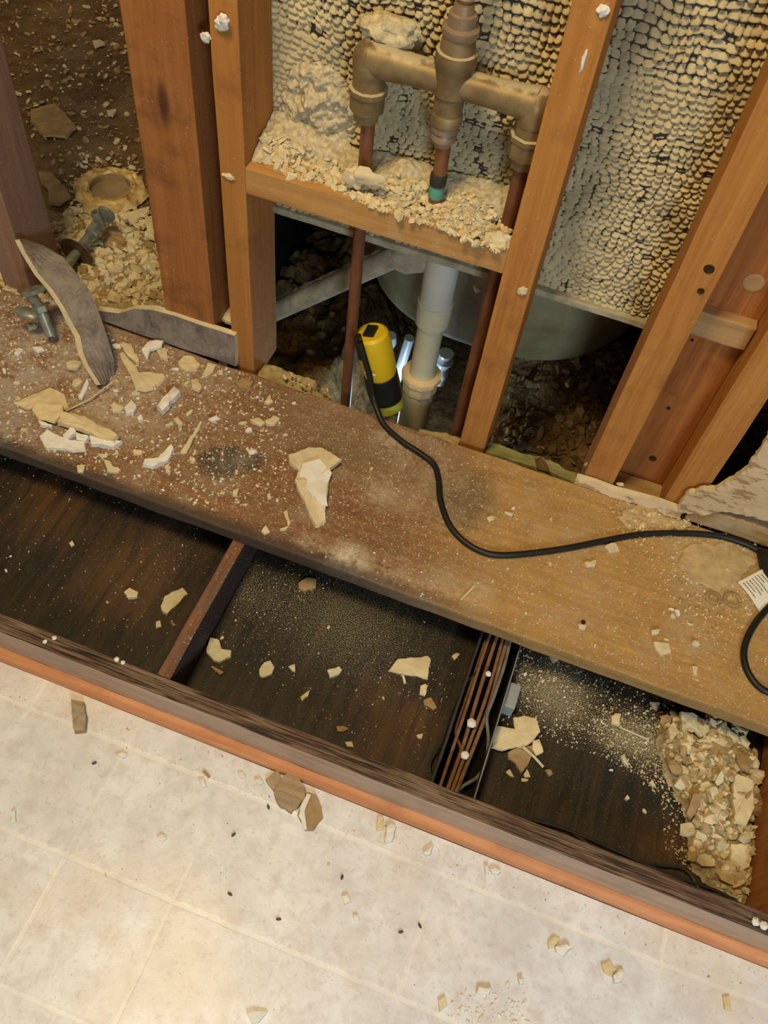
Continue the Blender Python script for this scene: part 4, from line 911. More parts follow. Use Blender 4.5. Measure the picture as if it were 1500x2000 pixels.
for pts, m_, lab in FLc:
    q = PZ(*pts[0], .06); chip(pts, near_z(q.x, q.y) + .002, .006, m_, lab, warp=.003)
# toilet flange
fc = PZ(216, 372, .055); tf = empty('toilet_flange', tuple(fc)); tag(tf, 'round yellowed toilet flange with old wax on the dark floor at upper left', 'toilet flange')
bm = bmesh.new(); nn = 64; RR = [(.040, -.004), (.041, .008), (.047, .011), (.052, .006), (.058, .010), (.066, .007), (.070, -.002), (.066, -.006)]
rings = []
for k in range(nn):
    a = 2 * PI * k / nn; rg = []
    for r, z in RR:
        f_ = 1 + .11 * mnoise.noise(Vector((math.cos(a) * 3, math.sin(a) * 3, r * 60))); zz = z + .006 * mnoise.noise(Vector((math.cos(a) * 6, math.sin(a) * 6, r * 90)))
        if r in (.052, .058) and abs(math.sin(a * 2 + .5)) < .25: zz -= .006
        rg.append(bm.verts.new(fc + Vector((r * f_ * math.cos(a), r * f_ * math.sin(a), zz))))
    rings.append(rg)
for k in range(nn):
    a, b = rings[k], rings[(k + 1) % nn]
    for j in range(len(RR) - 1): bm.faces.new((a[j], a[j + 1], b[j + 1], b[j]))
from_bm('wax_ring', bm, M['wax'], tf, True)
lathe('drain_plug', fc + Vector((0, 0, -.008)), fc + Vector((0, 0, -.001)), [(0, .041), (.6, .041), (.8, .03), (1, .01)], M['flange_hole'], tf, 40)
lathe('inner_lip', fc + Vector((0, 0, -.006)), fc + Vector((0, 0, .009)), [(0, .0385), (0, .0425), (1, .0425), (1, .0385), (0, .0385)], M['plaster_brown'], tf, 40)
# fallen stop valves
def stop(name, a, b, lab, esc=True, hr=.016):
    a, b = Vector(a), Vector(b); d = (b - a).normalized(); o = empty(name, tuple(a)); tag(o, lab, 'stop valve')
    lathe('stub_pipe', a, a.lerp(b, .82), [(0, .0085), (1, .0085)], M['chrome_green'], o, 18)
    lathe('compression_nut', a.lerp(b, .70), a.lerp(b, .90), [(0, .010), (.1, .0125), (.9, .0125), (1, .010)], M['chrome_green'], o, 6, False)
    if esc: lathe('escutcheon', a.lerp(b, .30), a.lerp(b, .40), [(0, .030), (.1, .031), (.5, .024), (1, .011), (.9, .009)], M['rust_plate'], o, 32)
    lathe('valve_outlet', b - Vector((0, 0, .012)), b + Vector((-.006, -.004, .020)), [(0, .009), (.5, .0085), (.8, .0085), (1, .008), (1, .0048), (.7, .0045)], M['chrome_green'], o, 16)
    e = b + d * .016
    bm = bmesh.new(); lathe_along(bm, e - d * .002, e + d * .008, [(0, .4 * hr), (.1, hr), (.7, hr * 1.05), (1, .6 * hr), (1, .2 * hr)], 24); from_bm('oval_handle', bm, M['chrome_green'], o, True)
    return o
stop('stop_valve', PZ(128, 522, .10), PZ(197, 432, .112), 'tarnished stop valve with a rusty round escutcheon, lying below the toilet flange')
s2 = stop('stop_valve', PZ(100, 655, .118), PZ(74, 590, .165), 'greenish stop valve with an oval handle, left of the leaning drywall strip', False, .02)
e = PZ(52, 612, .150); bm = bmesh.new(); bmesh.ops.create_uvsphere(bm, u_segments=24, v_segments=12, radius=1)
for v__ in bm.verts: v__.co = e + Vector((v__.co.x * .020, v__.co.y * .012, v__.co.z * .007))
from_bm('oval_handle', bm, M['chrome_green'], s2, True)
# ------------------------------------------------------------------ drywall remnants
def slab(name, edge_a, edge_b, th, nrm, mat_face, mat_edge, label, cat='drywall', seed=0, far='edge', rag=.0015):
    """a bent drywall sheet between two edges (same number of points), thickness th along nrm"""
    n_ = len(edge_a); m_ = 7; nrm = Vector(nrm).normalized(); bm = bmesh.new(); top, bot = [], []
    for i in range(n_):
        rt, rb = [], []
        for j in range(m_):
            f = j / (m_ - 1); p = Vector(edge_a[i]).lerp(Vector(edge_b[i]), f)
            p = p + nrm * .002 * mnoise.noise(p * 30)
            if j in (0, m_ - 1): p += Vector((mnoise.noise(p * 120), mnoise.noise(p * 120 + Vector((5, 0, 0))), mnoise.noise(p * 120 + Vector((0, 5, 0))))) * rag
            rt.append(bm.verts.new(p)); rb.append(bm.verts.new(p + nrm * th * (.9 + .25 * mnoise.noise(p * 60))))
        top.append(rt); bot.append(rb)
    faces_edge = []
    for i in range(n_ - 1):
        for j in range(m_ - 1):
            bm.faces.new((top[i][j], top[i + 1][j], top[i + 1][j + 1], top[i][j + 1])); bm.faces.new((bot[i][j], bot[i][j + 1], bot[i + 1][j + 1], bot[i + 1][j]))
        faces_edge.append(bm.faces.new((top[i][0], bot[i][0], bot[i + 1][0], top[i + 1][0]))); fb_ = bm.faces.new((top[i][-1], top[i + 1][-1], bot[i + 1][-1], bot[i][-1]))
        if far == 'edge': faces_edge.append(fb_)
    for j in range(m_ - 1):
        faces_edge.append(bm.faces.new((top[0][j], top[0][j + 1], bot[0][j + 1], bot[0][j]))); faces_edge.append(bm.faces.new((top[-1][j], bot[-1][j], bot[-1][j + 1], top[-1][j + 1])))
    for f in faces_edge: f.material_index = 1
    o = from_bm(name, bm, [M[mat_face], M[mat_edge]]); return tag(o, label, cat)
# leaning strip: its white broken edge faces the camera's left
ea_px = [(37, 467), (50, 492), (76, 534), (104, 567), (125, 601), (144, 636), (156, 657), (162, 685), (172, 712), (197, 752)]
eb_px = [(45, 466), (85, 478), (122, 502), (146, 530), (168, 555), (186, 590), (198, 625), (210, 660), (221, 705), (223, 748)]
def lean(pxs, y0, y1):
    n_ = len(pxs); return [PY(x, y, y0 + (y1 - y0) * i / (n_ - 1)) for i, (x, y) in enumerate(pxs)]
EA = lean(ea_px, .885, .750); EB = lean(eb_px, .925, .785)
slab('drywall_strip', EA, EB, .0115, (-.89, -.056, -.45), 'paper', 'plaster', 'grey paper-backed drywall strip leaning on the leftmost stud, white broken edge forward', 'drywall strip', far='face')
# standing remnant at the back edge of the plank
bt = [(198, 620), (232, 640), (270, 655), (320, 670), (360, 685), (403, 700), (440, 712), (460, 717)]
tp = [(187, 607), (232, 612), (262, 603), (300, 605), (345, 618), (385, 632), (425, 645), (458, 655)]
EA = [PY(x, y, .893) for x, y in tp]; EB = [PZ(x, y, .1015) for x, y in bt]; EB = [Vector((b.x, .888, .1015)) for b in EB]
slab('drywall_remnant', EA, EB, .011, (0.1, 1, 0.1), 'paper', 'plaster', 'low torn drywall remnant standing along the rear plank edge by the wide red stud', 'drywall remnant')
chip([(400,600),(415,590),(440,600),(458,602),(460,640),(440,630),(412,612)], .150, .006, 'plaster', 'torn paper and plaster curl at the foot of the orange header stud', warp=.004)
chip([(452,575),(465,572),(478,582),(470,592),(456,590)], .19, .008, 'plaster', 'plaster crumb caught on the orange header stud')
def lump(px, py, y, r, lab, mat='plaster', name='plaster_lump', sx=1, sz=1):
    c_ = PY(px, py, y); bm = bmesh.new(); bmesh.ops.create_icosphere(bm, subdivisions=3, radius=1)
    for v__ in bm.verts:
        q = v__.co.copy(); k_ = 1 + .5 * mnoise.noise(q * 1.6 + Vector((px, 0, 0))) + .2 * mnoise.noise(q * 4)
        v__.co = Vector((q.x * r * k_ * sx, q.y * r * .5 * k_, q.z * r * k_ * sz)) + c_
    return tag(from_bm(name, bm, M[mat], None, True), lab, 'plaster lump')
lump(432, 47, SY - .003, .0075, 'whitish plaster knob stuck high on the orange header stud', 'plaster_white')
lump(437, 38, SY - .008, .006, 'smaller plaster knob on top of the whitish one', 'plaster_white')
lump(403, 72, SY - .001, .006, 'plaster knob beside the left edge of the orange header stud', 'plaster_white')
lump(446, 345, SY - .001, .006, 'plaster smear on the header stud level with the header', 'plaster', sx=1.6, sz=.6)
lump(1020, 568, SY - .001, .0062, 'plaster rosette on the bright orange stud beside the dark bay', 'plaster')
lump(1178, 20, SY - .001, .0055, 'plaster-filled nail hole at the top of the bright orange stud', 'plaster_white')
lump(1140, 118, SY, .0035, 'thin vertical plaster smear near the top of the bright orange stud', 'plaster_white', sx=.6, sz=3.0)
lump(1212, 946, SY, .004, 'plaster dab at the foot of the knotty orange stud', 'plaster', sx=1.4)
lump(975, 470, .905, .012, 'cream plaster block on the right end of the header', 'plaster', sx=1.3)
lump(690, 348, .915, .014, 'cream plaster block at the foot of the left copper pipe', 'plaster')
lump(715, 345, .912, .011, 'oblong plaster block right of the left copper pipe', 'plaster', sx=1.8)
# rough blob where keys and heap meet, left side of the header
xs4 = np.linspace(-0.445, -0.33, 90); zs4 = np.linspace(0.465, 0.60, 100); X4, Z4 = np.meshgrid(xs4, zs4)
d4 = np.clip(1 - np.hypot((X4 + .39) / .055, (Z4 - .515) / .065), 0, 1)
Y4 = SB + .006 - d4 ** .5 * .022 * (.1 + 1.6 * fbm(X4 * 40, Z4 * 40, 97)) + .018 * (fbm(X4 * 110, Z4 * 110, 99, 3) - .5) * (d4 > 0)
mo = grid_mesh('mortar_lump', np.stack([X4, Y4, Z4], -1), M['rubble_pale'], mask=d4 > .02)
tag(mo, 'rough mortar mass clinging to the mesh left of the left copper pipe', 'mortar lump')
# knots
studs = [o for o in bpy.data.objects if o.name.startswith('wall_stud')]
def stud_by(txt): return [o for o in bpy.data.objects if txt in str(o.get('label', ''))][0]
kn = stud_by('two knots'); knot(kn, 1385, 525, SY, .0062); knot(kn, 1369, 568, SY, .0042)
knot(board, 1472, 552, .955, .013, 'block_pale'); knot(board, 1306, 797, .955, .0028); knot(board, 1275, 895, .955, .0055); knot(board, 1352, 664, .955, .002)
knot(header, 932, 468, SY - .0005, .0035)
for px, py in ((318, 200), (320, 240)): pass
# torn drywall along the right
bt = [(1128, 942), (1160, 955), (1200, 968), (1240, 985), (1280, 1000), (1325, 1010)]
tp = [(1125, 937), (1160, 944), (1200, 960), (1240, 970), (1290, 985), (1335, 1000)]
EA = [PY(x, y - 3, .889) for x, y in tp]; EB = [Vector((p.x, .884, .1015)) for p in EA]
slab('drywall_remnant', EA, EB, .010, (0, 1, 0.1), 'torn', 'plaster', 'thin broken drywall remnant at the feet of the two right orange studs', 'drywall remnant')
top = [(1322, 992), (1342, 966), (1365, 958), (1395, 957), (1430, 938), (1460, 915), (1480, 888), (1500, 850), (1530, 800)]
bot = [(1330, 1001), (1352, 1003), (1380, 1006), (1412, 1000), (1440, 1006), (1470, 1010), (1490, 1016), (1520, 1018), (1560, 1024)]
def dens(P_, k=5): return [Vector(a).lerp(Vector(b), i / k) for a, b in zip(P_, P_[1:]) for i in range(k)] + [Vector(P_[-1])]
EA = dens([PY(x, y, .884) for x, y in top]); EB = dens([PY(x, y, .884) for x, y in bot])
slab('torn_drywall', EA, EB, .011, (0, 1, 0), 'torn', 'plaster', 'torn tan drywall sheet curving up at the right edge above the golden sill board', 'drywall', far='face', rag=.0028)
def cracked(pts, lab, m_='dust_tan', th=.0022): chip(pts, .101, th, m_, lab, 'plaster_crust', 'plaster crust', warp=.0006, rag=.012)
cracked([(1205,1010),(1250,985),(1300,1010),(1345,1020),(1340,1038),(1290,1040),(1230,1035)], 'crumbled tan plaster sheet between the stud feet and the cord')
cracked([(1330,1075),(1380,1058),(1440,1070),(1480,1100),(1440,1130),(1400,1160),(1350,1140),(1325,1110)], 'broad thin tan plaster sheet under the cord at the right', th=.002)
for (px, py, r, lab) in ((1393, 1168, .0095, 'left one of two small raised plaster rings near the paper tag'), (1430, 1172, .011, 'right one of two small raised plaster rings near the paper tag')):
    c_ = PZ(px, py, .102); bm = bmesh.new(); Pn = [c_ + Vector((math.cos(a) * r, math.sin(a) * r * .9, .0004 + .0008 * math.sin(a * 3))) for a in np.linspace(0, 2 * PI * .96, 26)]
    bm_tube(bm, Pn, .0026, 8, [.0022 + .0012 * abs(math.sin(i * 1.3)) for i in range(26)]); tag(from_bm('plaster_ring', bm, M['plaster_brown'], None, True), lab, 'plaster ring')
# ------------------------------------------------------------------ below and behind the plank
def heapgrid(name, x0, x1, y0, y1, zf, mat, label, nx_=140, ny_=70, cat='debris', mask=None):
    xs_ = np.linspace(x0, x1, nx_); ys_ = np.linspace(y0, y1, ny_); Xh, Yh = np.meshgrid(xs_, ys_); Zh_ = zf(Xh, Yh)
    o = grid_mesh(name, np.stack([Xh, Yh, Zh_], -1), M[mat], mask=None if mask is None else mask(Xh, Yh)); return tag(o, label, cat, None, 'stuff')
heapgrid('insulation', -0.452, -0.10, 0.888, 0.985, lambda x, y: .070 + .018 * (fbm(x * 26, y * 26, 101) - .5) - np.clip((y - .898 - .03 * fbm(x * 14, y * 0, 103) - .02 * (x < -.36) - .012 + .02 * (x > -.325) * (x < -.17)) / .03, 0, 1) ** 2 * .40 + .006 * fbm(x * 120, y * 120, 104), 'foam', 'yellowish insulation strip behind the rear plank edge under the header', cat='insulation', mask=lambda x, y: ~((y > .93) & (x > -.335) & (x < -.19) & (y > .95)))
def gb(x, y): return .078 + 0 * x
bm = bmesh.new(); gpts = [PZ(x, y, .080) for x, y in ((945, 862), (975, 866), (1000, 876), (1060, 892), (1090, 903), (1110, 918), (1135, 925), (1130, 942), (1060, 915), (944, 880))]
chip_bm(bm, gpts, .070, .007, .001, (0, 0), 5); tag(from_bm('board_scrap', bm, M['green_board']), 'pale green board scrap with a jagged edge behind the plank, right bay', 'board scrap')
chip([(1044,897),(1055,894),(1068,905),(1075,925),(1048,916)], .0795, .001, 'soil', 'dark patch standing in for the hole in the pale green board scrap', 'hole_patch', 'leaf')  # flat dark piece laid on to stand in for the board's hole
def dz(x, y): return -.24 + .26 * np.clip(1 - np.hypot((x - .06) / .32, (y - 1.30) / .42), 0, 1) ** .7 + .05 * (fbm(x * 16, y * 16, 111) - .5) + .03 * (fbm(x * 50, y * 50, 113, 3) - .5)
heapgrid('dirt_pile', -0.09, 0.60, 0.93, 1.9, lambda x, y: dz(x, y) + .12 * np.clip((1.0 - y) / .07, 0, 1), 'soil', 'brown mound of dirt and dead leaves in the dark right bay', 200, 240, 'dirt pile')
heapgrid('dirt_pile', -0.60, -0.28, 0.93, 1.5, lambda x, y: -.10 + .08 * (fbm(x * 14, y * 14, 121) - .3) + .03 * (fbm(x * 50, y * 50, 123, 3) - .5) - .25 * np.clip((x + .40) / .12, 0, 1), 'soil', 'dark dirt under the sloping pipe in the left of the opening', 120, 160, 'dirt pile')
def dz1(x, y): return float(dz(np.array([[x]]), np.array([[y]]))[0, 0])
crumbs('leaf_litter', [(960, 860), (1150, 930), (1220, 700), (1100, 640), (1010, 720)], 700, -.05, .010, .035, [('leaf', 5), ('plaster_brown', .5)], 'dead leaves and bits on the brown mound', 41, zfun=dz1, cat='leaf litter', tilt=.9)
# bright plastic sheet and slats lit from the crawl space
for i, (a, b, w_, lab) in enumerate([((762, 655), (745, 745), .012, 'glossy crumpled strip left of the drain pipe, lit bluish'), ((800, 660), (760, 790), .0095, 'straight bluish pipe between the work light and the drain pipe'), ((872, 690), (858, 745), .014, 'glossy strip of plastic right of the drain pipe')]):
    p0 = PY(a[0], a[1], 1.16); p1 = PY(b[0], b[1], 1.16)
    rr = [w_ * (1 + .5 * mnoise.noise(Vector((i * 7.1, k * 1.7, 0)))) if i != 1 else w_ for k in range(9)]
    o = tube('plastic_strip' if i != 1 else 'crawl_space_pipe', [p0.lerp(p1, k / 8) + Vector((.006 * mnoise.noise(Vector((i, k * .9, 4))) if i != 1 else 0, 0, 0)) for k in range(9)], w_, M['plastic_sheet'], None, 12, rr)
    tag(o, lab, 'pipe' if i == 1 else 'plastic strip')
L = bpy.data.lights.new('work_light_beam', 'POINT'); L.energy = 1.0; L.color = (.55, .75, 1.0); L.shadow_soft_size = .02
lo = bpy.data.objects.new('work_light_beam', L); COL.objects.link(lo); lo.location = (-.25, 1.09, -.12)
# ------------------------------------------------------------------ work light with cord
wt, wb = PY(724, 648, .950), PY(756, 784, .950); wl = empty('work_light', tuple(wb)); tag(wl, 'yellow and black corded work light hanging in the opening beside the drain pipe', 'work light')
axw = wb - wt
lathe('housing', wt, wt + axw * .60, [(0, .004), (.0, .022), (.05, .0265), (.2, .0285), (.8, .0280), (1, .0250)], M['yellow'], wl, 28)
lathe('grip', wt + axw * .55, wt + axw * .97, [(0, .0245), (.05, .0275), (.5, .0285), (.9, .0275), (1, .02)], M['black'], wl, 28)
lathe('lens_cap', wt + axw * .90, wt + axw * 1.10, [(0, .024), (.1, .0262), (.8, .0262), (1, .022)], M['lens'], wl, 28)
c_ = wt - axw.normalized() * .0015
Rw = axw.normalized().to_track_quat('Z', 'Y').to_matrix()
bm = bmesh.new(); bm_box(bm, -.0125, .0125, -.009, .009, -.0025, .004, bev=.002)
for v__ in bm.verts: v__.co = Rw @ v__.co + c_
from_bm('top_socket', bm, M['black'], wl)
bm = bmesh.new(); bm_box(bm, -.007, .007, -.004, .004, -.022, .022, bev=.002)
cc = PY(703, 678, .918)
for v__ in bm.verts: v__.co = Rw @ v__.co + cc
from_bm('clip', bm, M['black'], wl)
cord_px = [(703, 668, .912), (712, 700, .908), (722, 735, .905), (728, 772, .900)]
cp = [PY(x, y, Y) for x, y, Y in cord_px] + [PZ(738, 805, .112)] + [PZ(x, y, .1055) for x, y in ((752, 832), (785, 862), (820, 885), (848, 908), (857, 940), (860, 975), (875, 1020), (900, 1052), (935, 1075), (975, 1084), (1040, 1080), (1110, 1070), (1170, 1058), (1240, 1045), (1300, 1041), (1360, 1042), (1410, 1048), (1455, 1062), (1490, 1080))]
tube('power_cord', catmull(cp, 6), .0047, M['black'], wl, 12)
tube('cable_tie', [PY(713, 727, .912), PY(722, 730, .911), PY(733, 733, .913)], .0012, M['tag'], wl, 6)
tube('plug', [PZ(1484, 1075, .108), PZ(1492, 1084, .110), PZ(1500, 1098, .112), PZ(1510, 1120, .112), PZ(1520, 1140, .112)], .012, M['black'], wl, 16, [.006, .010, .0135, .0135, .010])
loop = [PZ(x, y, .1055) for x, y in ((1530, 1160), (1505, 1182), (1480, 1210), (1462, 1240), (1453, 1270), (1456, 1300), (1468, 1325), (1486, 1344), (1510, 1354), (1560, 1356))]
tube('power_cord', catmull(loop, 6), .0047, M['black'], wl, 12)
tg = [PZ(x, y, z) for x, y, z in ((1441, 1137, .104), (1492, 1110, .112), (1530, 1160, .108), (1484, 1196, .103))]
bm = bmesh.new(); n_ = 8; gv = [[None] * (n_ + 1) for _ in range(n_ + 1)]
for i in range(n_ + 1):
    for j in range(n_ + 1):
        p = tg[0].lerp(tg[1], i / n_).lerp(tg[3].lerp(tg[2], i / n_), j / n_) + Vector((0, 0, .003 * math.sin(j / n_ * PI))); gv[i][j] = (p, bm.verts.new(p), bm.verts.new(p - Vector((0, 0, .0006))))
for i in range(n_):
    for j in range(n_):
        bm.faces.new([gv[a][b][1] for a, b in ((i, j), (i + 1, j), (i + 1, j + 1), (i, j + 1))]); bm.faces.new([gv[a][b][2] for a, b in ((i, j), (i, j + 1), (i + 1, j + 1), (i + 1, j))])
for i in range(n_):
    for (a, b) in (((i, 0), (i + 1, 0)), ((i + 1, n_), (i, n_)), ((0, i + 1), (0, i)), ((n_, i), (n_, i + 1))):
        bm.faces.new((gv[a[0]][a[1]][1], gv[b[0]][b[1]][1], gv[b[0]][b[1]][2], gv[a[0]][a[1]][2]))
tgo = from_bm('warning_tag', bm, M['tag'], wl, True)
def tagpt(u, v__): return tg[0].lerp(tg[1], u).lerp(tg[3].lerp(tg[2], u), v__) + Vector((0, 0, .003 * math.sin(v__ * PI) + .0004))
bm = bmesh.new()
for r_, (v0, v1) in enumerate([(.10, .62), (.10, .50), (.12, .66), (.10, .60), (.10, .72), (.10, .40), (.14, .7), (.1, .66)]):
    u = .10 + r_ * .11; rnd = random.Random(r_); vv = v0
    while vv < v1:
        w2 = rnd.uniform(.02, .07); q = [tagpt(u, vv), tagpt(u + .035, vv), tagpt(u + .035, min(vv + w2, v1)), tagpt(u, min(vv + w2, v1))]
        bm.faces.new([bm.verts.new(p) for p in q]); vv += w2 + .02
from_bm('printed_text', bm, M['ink'], tgo)
# ------------------------------------------------------------------ cables in the channel
def cable(pxs, z0, z1, r, mat, lab, group=None, name='cable'):
    n_ = len(pxs); P_ = [PZ(x, y, z0 + (z1 - z0) * i / (n_ - 1)) for i, (x, y) in enumerate(pxs)]
    o = tube(name, catmull(P_, 5), r, M[mat], None, 8); return tag(o, lab, 'cable', group)
G = 'cables bundled in the channel'
cable([(962,1225),(940,1290),(915,1370),(885,1460),(860,1535)], .040, .012, .0024, 'wire_brown', 'leftmost straight brown cable of the bundle', G)
cable([(975,1230),(955,1290),(930,1370),(905,1455),(873,1545)], .046, .014, .0028, 'wire_brown', 'second brown cable of the bundle, dotted with white dust', G)
cable([(985,1235),(968,1300),(945,1375),(912,1465),(882,1548)], .048, .016, .0026, 'wire_brown', 'third brown cable of the bundle, in its middle', G)
cable([(993,1240),(975,1305),(955,1380),(925,1460),(890,1550)], .050, .018, .0028, 'wire_brown', 'rightmost straight brown cable of the bundle', G)
cable([(955,1232),(940,1275),(922,1330),(903,1385),(890,1430),(900,1470),(878,1545)], .03, .008, .0020, 'wire_brown', 'thin brown cable weaving beneath the bundle', G)
cable([(998,1245),(985,1300),(965,1360),(951,1400),(954,1440),(950,1480),(935,1515),(905,1535),(893,1548)], .05, .010, .0024, 'wire_grey', 'grey cable bowing out to the right of the bundle')
cable([(962,1245),(940,1300),(905,1340),(880,1395),(862,1450),(840,1490),(845,1530),(850,1540)], .03, .006, .0018, 'wire_dark', 'dark wire looping left of the bundle')
for (px, py, z, r, lab) in ((954, 1316, .046, .0042, 'upper white plaster bead on the cable bundle'), (921, 1412, .040, .0068, 'largest white plaster bead on the cable bundle'), (908, 1475, .032, .0058, 'lowest white plaster bead on the cable bundle')):
    c_ = PZ(px, py, z); bm = bmesh.new(); bmesh.ops.create_icosphere(bm, subdivisions=2, radius=1)
    for v__ in bm.verts: q = v__.co.copy(); v__.co = c_ + Vector((q.x * r, q.y * r, q.z * r * .6)) * (1 + .3 * mnoise.noise(q * 2 + Vector((px, 0, 0))))
    tag(from_bm('plaster_lump', bm, M['plaster_white']), lab, 'plaster lump')
cable([(1000,1592),(1100,1618),(1200,1660),(1300,1705),(1400,1740),(1455,1772)], .012, .012, .0022, 'wire_dark', 'dark cable along the inner side of the front rail, right bay')
cable([(1020,1610),(1060,1602),(1120,1628),(1200,1680),(1290,1690),(1340,1700),(1370,1745)], .010, .010, .0020, 'wire_dark', 'second dark cable looping near the front rail, right bay')
# ------------------------------------------------------------------ bits on rail and vinyl floor
for i, (px, py, r, lab) in enumerate([(88,1253,.003,'left one of two white crumbs on the front rail, left'),(106,1246,.003,'right one of two white crumbs on the front rail, left'),(228,1288,.0035,'white crumb on the rail edge left of the divider'),(240,1294,.003,'white crumb touching the rail crumb left of the divider'),(1476,1800,.005,'white plaster crumb at the far right end of the rail'),(1492,1808,.005,'white plaster crumb against the right picture-side end of the rail')]):
    c_ = PZ(px, py, .0775); bm = bmesh.new(); bmesh.ops.create_icosphere(bm, subdivisions=2, radius=1)
    for v__ in bm.verts: q = v__.co.copy(); v__.co = c_ + Vector((q.x * r, q.y * r, q.z * r * .6)) * (1 + .35 * mnoise.noise(q * 2 + Vector((px, 0, 0))))
    tag(from_bm('plaster_lump', bm, M['plaster_white']), lab, 'plaster lump')
def fchip(pts, th, m_, lab, cat='plaster chip', name='plaster_chip', crop=CF, tilt=(0, 0), z=0): return chip(pts, z, th, m_, lab, name, cat, crop, .001, tilt)
fchip([(280,-60),(330,-55),(338,0),(335,58),(290,62),(283,0)], .012, 'scrap', 'small upright wood scrap on the vinyl at left', 'wood scrap', 'wood_scrap')
fchip([(1035,245),(1085,205),(1110,260),(1075,300),(1060,280)], .005, 'scrap', 'tan wood scrap touching the orange molding', 'wood scrap', 'wood_scrap')
fchip([(1070,300),(1110,225),(1150,220),(1190,270),(1192,325),(1135,380),(1085,340)], .007, 'scrap', 'greyish broken wood scrap beside the tan one at the molding', 'wood scrap', 'wood_scrap')
fchip([(1160,385),(1180,340),(1200,295),(1235,305),(1255,350),(1260,395),(1225,445),(1190,445)], .004, 'plaster_brown', 'mauve-brown curled flake with a white rim on the vinyl', tilt=(.1, .05))
fchip([(1165,390),(1175,345),(1200,300),(1215,305),(1195,350),(1180,400),(1200,440),(1188,440)], .003, 'plaster_white', 'white rim piece on the mauve-brown curled flake', z=.006)
L5 = [([(775,245),(800,240),(805,270),(785,275)], 'white chip beside the small brown splinter on the vinyl'),
 ([(995,250),(1015,240),(1028,258),(1010,268)], 'white chip just left of the tan wood scrap'),
 ([(928,225),(950,222),(962,236),(940,242)], 'bluish white chip below the molding, left of the wood scraps'),
 ([(615,475),(635,462),(655,475),(635,492)], 'white chip in the middle of the upper left vinyl tiles'),
 ([(962,1160),(990,1148),(1045,1152),(1010,1195),(985,1195)], 'folded white flake at the bottom picture edge, left of centre'),
 ([(1335,705),(1358,698),(1368,720),(1345,735)], 'white chip left of centre beside a yellow stain'),
 ([(1380,778),(1400,778),(1405,795),(1385,798)], 'small white chip below the one beside a yellow stain'),
 ([(450,150),(480,140),(500,150),(480,162)], 'pale chip on the first grout line at left'),
 ([(45,375),(60,365),(66,410),(45,420)], 'pale long chip near the left picture edge on the vinyl')]
for pts, lab in L5: fchip(pts, .004, 'plaster_white', lab)
CG = (700, 1500, 800 / 1500)
L6 = [([(105,215),(120,205),(138,212),(120,270),(98,275)], 'upright white chip below the molding, centre'),
 ([(462,360),(480,358),(475,390),(465,388)], 'slim white chip at centre beside the bright oval one'),
 ([(485,378),(505,370),(525,380),(510,392),(490,390)], 'bright oval white chip below the molding'),
 ([(235,310),(265,290),(275,280),(260,315),(245,320)], 'small white chip leaning to the molding, centre'),
 ([(720,655),(760,645),(778,660),(750,690),(725,675)], 'white chip on the second grout row, right of centre'),
 ([(930,760),(955,735),(972,745),(960,785),(935,788)], 'thick white chip beside a dark yellow shadow flake, right'),
 ([(440,800),(490,805),(480,830),(430,825)], 'white crumbly chip in the cluster at the bottom centre'),
 ([(585,770),(605,768),(600,790),(588,790)], 'small white chip above the bottom centre cluster')]
for pts, lab in L6: fchip(pts, .006, 'plaster_white', lab, crop=CG)
L7 = [([(690,640),(715,615),(738,622),(720,655),(695,665)], 'yellow-brown shadow flake on the second grout row'), ([(890,720),(920,705),(945,740),(925,765),(900,750)], 'dark yellow shadow flake beside the thick white chip, right'), ([(290,850),(318,835),(320,870),(295,895)], 'yellow-brown shadow flake at the bottom, left of the white cluster'), ([(1335,840),(1360,835),(1362,890),(1340,885)], 'yellow-brown chip near the right picture edge'), ([(70,180),(95,180),(90,225),(65,230)], 'yellow-brown shadow flake against the molding, centre')]  # thin yellow flakes beside white chips are drawn in place of their shadows
for pts, lab in L7: fchip(pts, .003, 'plaster_yellow', lab, crop=CG)
fchip([(790,215),(800,210),(820,230),(812,238)], .003, 'scrap', 'small dark brown splinter chip on the grout line', 'wood splinter', 'wood_splinter')
scatter([(0, 1330), (600, 1560), (1499, 1920), (1499, 1999), (0, 1999)], 7, 0, .003, .007, [('plaster_white', 3), ('plaster', 1)], 'tiny white plaster chip scattered on the vinyl floor', 'tiny white chips on the vinyl', 51)
scatter([(890, 1930), (1000, 1920), (1050, 1960), (1030, 1999), (870, 1999)], 5, 0, .003, .009, [('plaster_white', 1)], 'white plaster chip in the cluster at the bottom centre of the vinyl', 'white cluster at the bottom centre', 52)
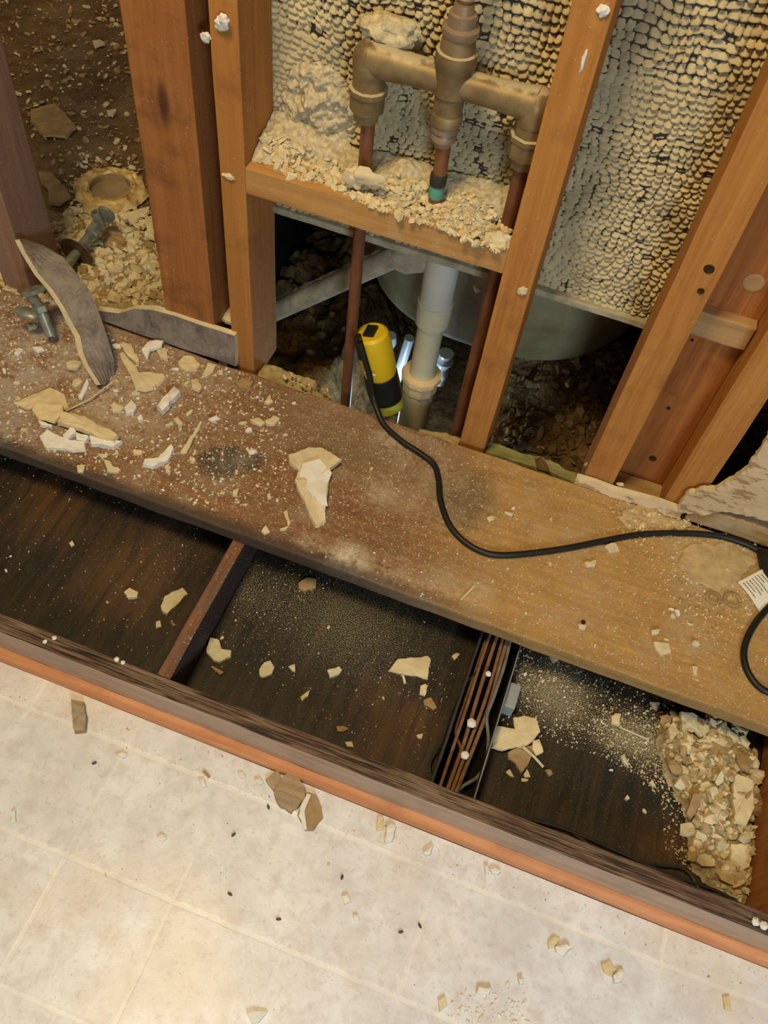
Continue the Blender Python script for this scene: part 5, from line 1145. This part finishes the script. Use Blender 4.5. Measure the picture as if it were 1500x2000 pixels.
def droppings(pts):
    for i, (px, py, lab) in enumerate(pts):
        c_ = PZ(px, py, .0018); bm = bmesh.new(); bmesh.ops.create_uvsphere(bm, u_segments=12, v_segments=8, radius=1); a = i * 1.3 + .9
        for v__ in bm.verts: q = v__.co; v__.co = c_ + Matrix.Rotation(a, 3, 'Z') @ Vector((q.x * .0034, q.y * .0017, q.z * .0016))
        tag(from_bm('dark_pellet', bm, M['seed'], None, True), lab, 'pellet')
droppings([(184, 1490, 'dark pellet on the vinyl, right of the upright wood scrap'), (524, 1576, 'dark pellet just below the greyish wood scrap'), (544, 1795, 'dark pellet near the centre grout crossing'), (668, 1713, 'dark pellet left of the yellow stained chip'), (449, 1746, 'dull pellet in the middle of the second tile row'), (456, 1630, 'small pellet left of centre on the first tile row'), (820, 1808, 'black speck-like pellet in the right part of the vinyl'), (783, 1820, 'dark pellet close to the left of the black speck-like one')])
crumbs('plaster_crumbs', [(890, 1930), (1000, 1920), (1050, 1960), (1030, 1999), (870, 1999)], 160, .0002, .0015, .007, [('plaster_white', 1)], 'white plaster crumbs in the cluster at the bottom centre of the vinyl', 53)
crumbs('plaster_crumbs', [(0, 1300), (700, 1575), (1499, 1905), (1499, 1960), (700, 1640), (0, 1370)], 320, .0002, .0008, .004, [('plaster_white', 2), ('plaster_yellow', 1), ('plaster_brown', 1)], 'fine grit on the vinyl along the orange molding', 54)
# fallen bits broken off around the toilet flange
crumbs('plaster_crumbs', [(150, 300), (290, 310), (310, 430), (230, 460), (140, 420), (125, 360)], 420, .05, .003, .02, MY, 'broken plaster bits around the toilet flange', 55, zfun=lambda x, y: .051 if math.hypot(x - fc.x, y - fc.y) > .062 else .0)

crumbs('plaster_crumbs', [(1200, 985), (1345, 1015), (1360, 1045), (1240, 1050)], 260, .1035, .002, .012, [('plaster', 3), ('plaster_yellow', 3), ('dust_tan', 2)], 'crumbled plaster in front of the two right stud feet', 58, power=3)
crumbs('plaster_crumbs', [(545, 738), (650, 778), (655, 768), (560, 728)], 60, .084, .003, .012, [('plaster', 2), ('plaster_yellow', 3), ('dust_tan', 3)], 'crumbs on the insulation at the left of the opening under the header', 59, power=3)
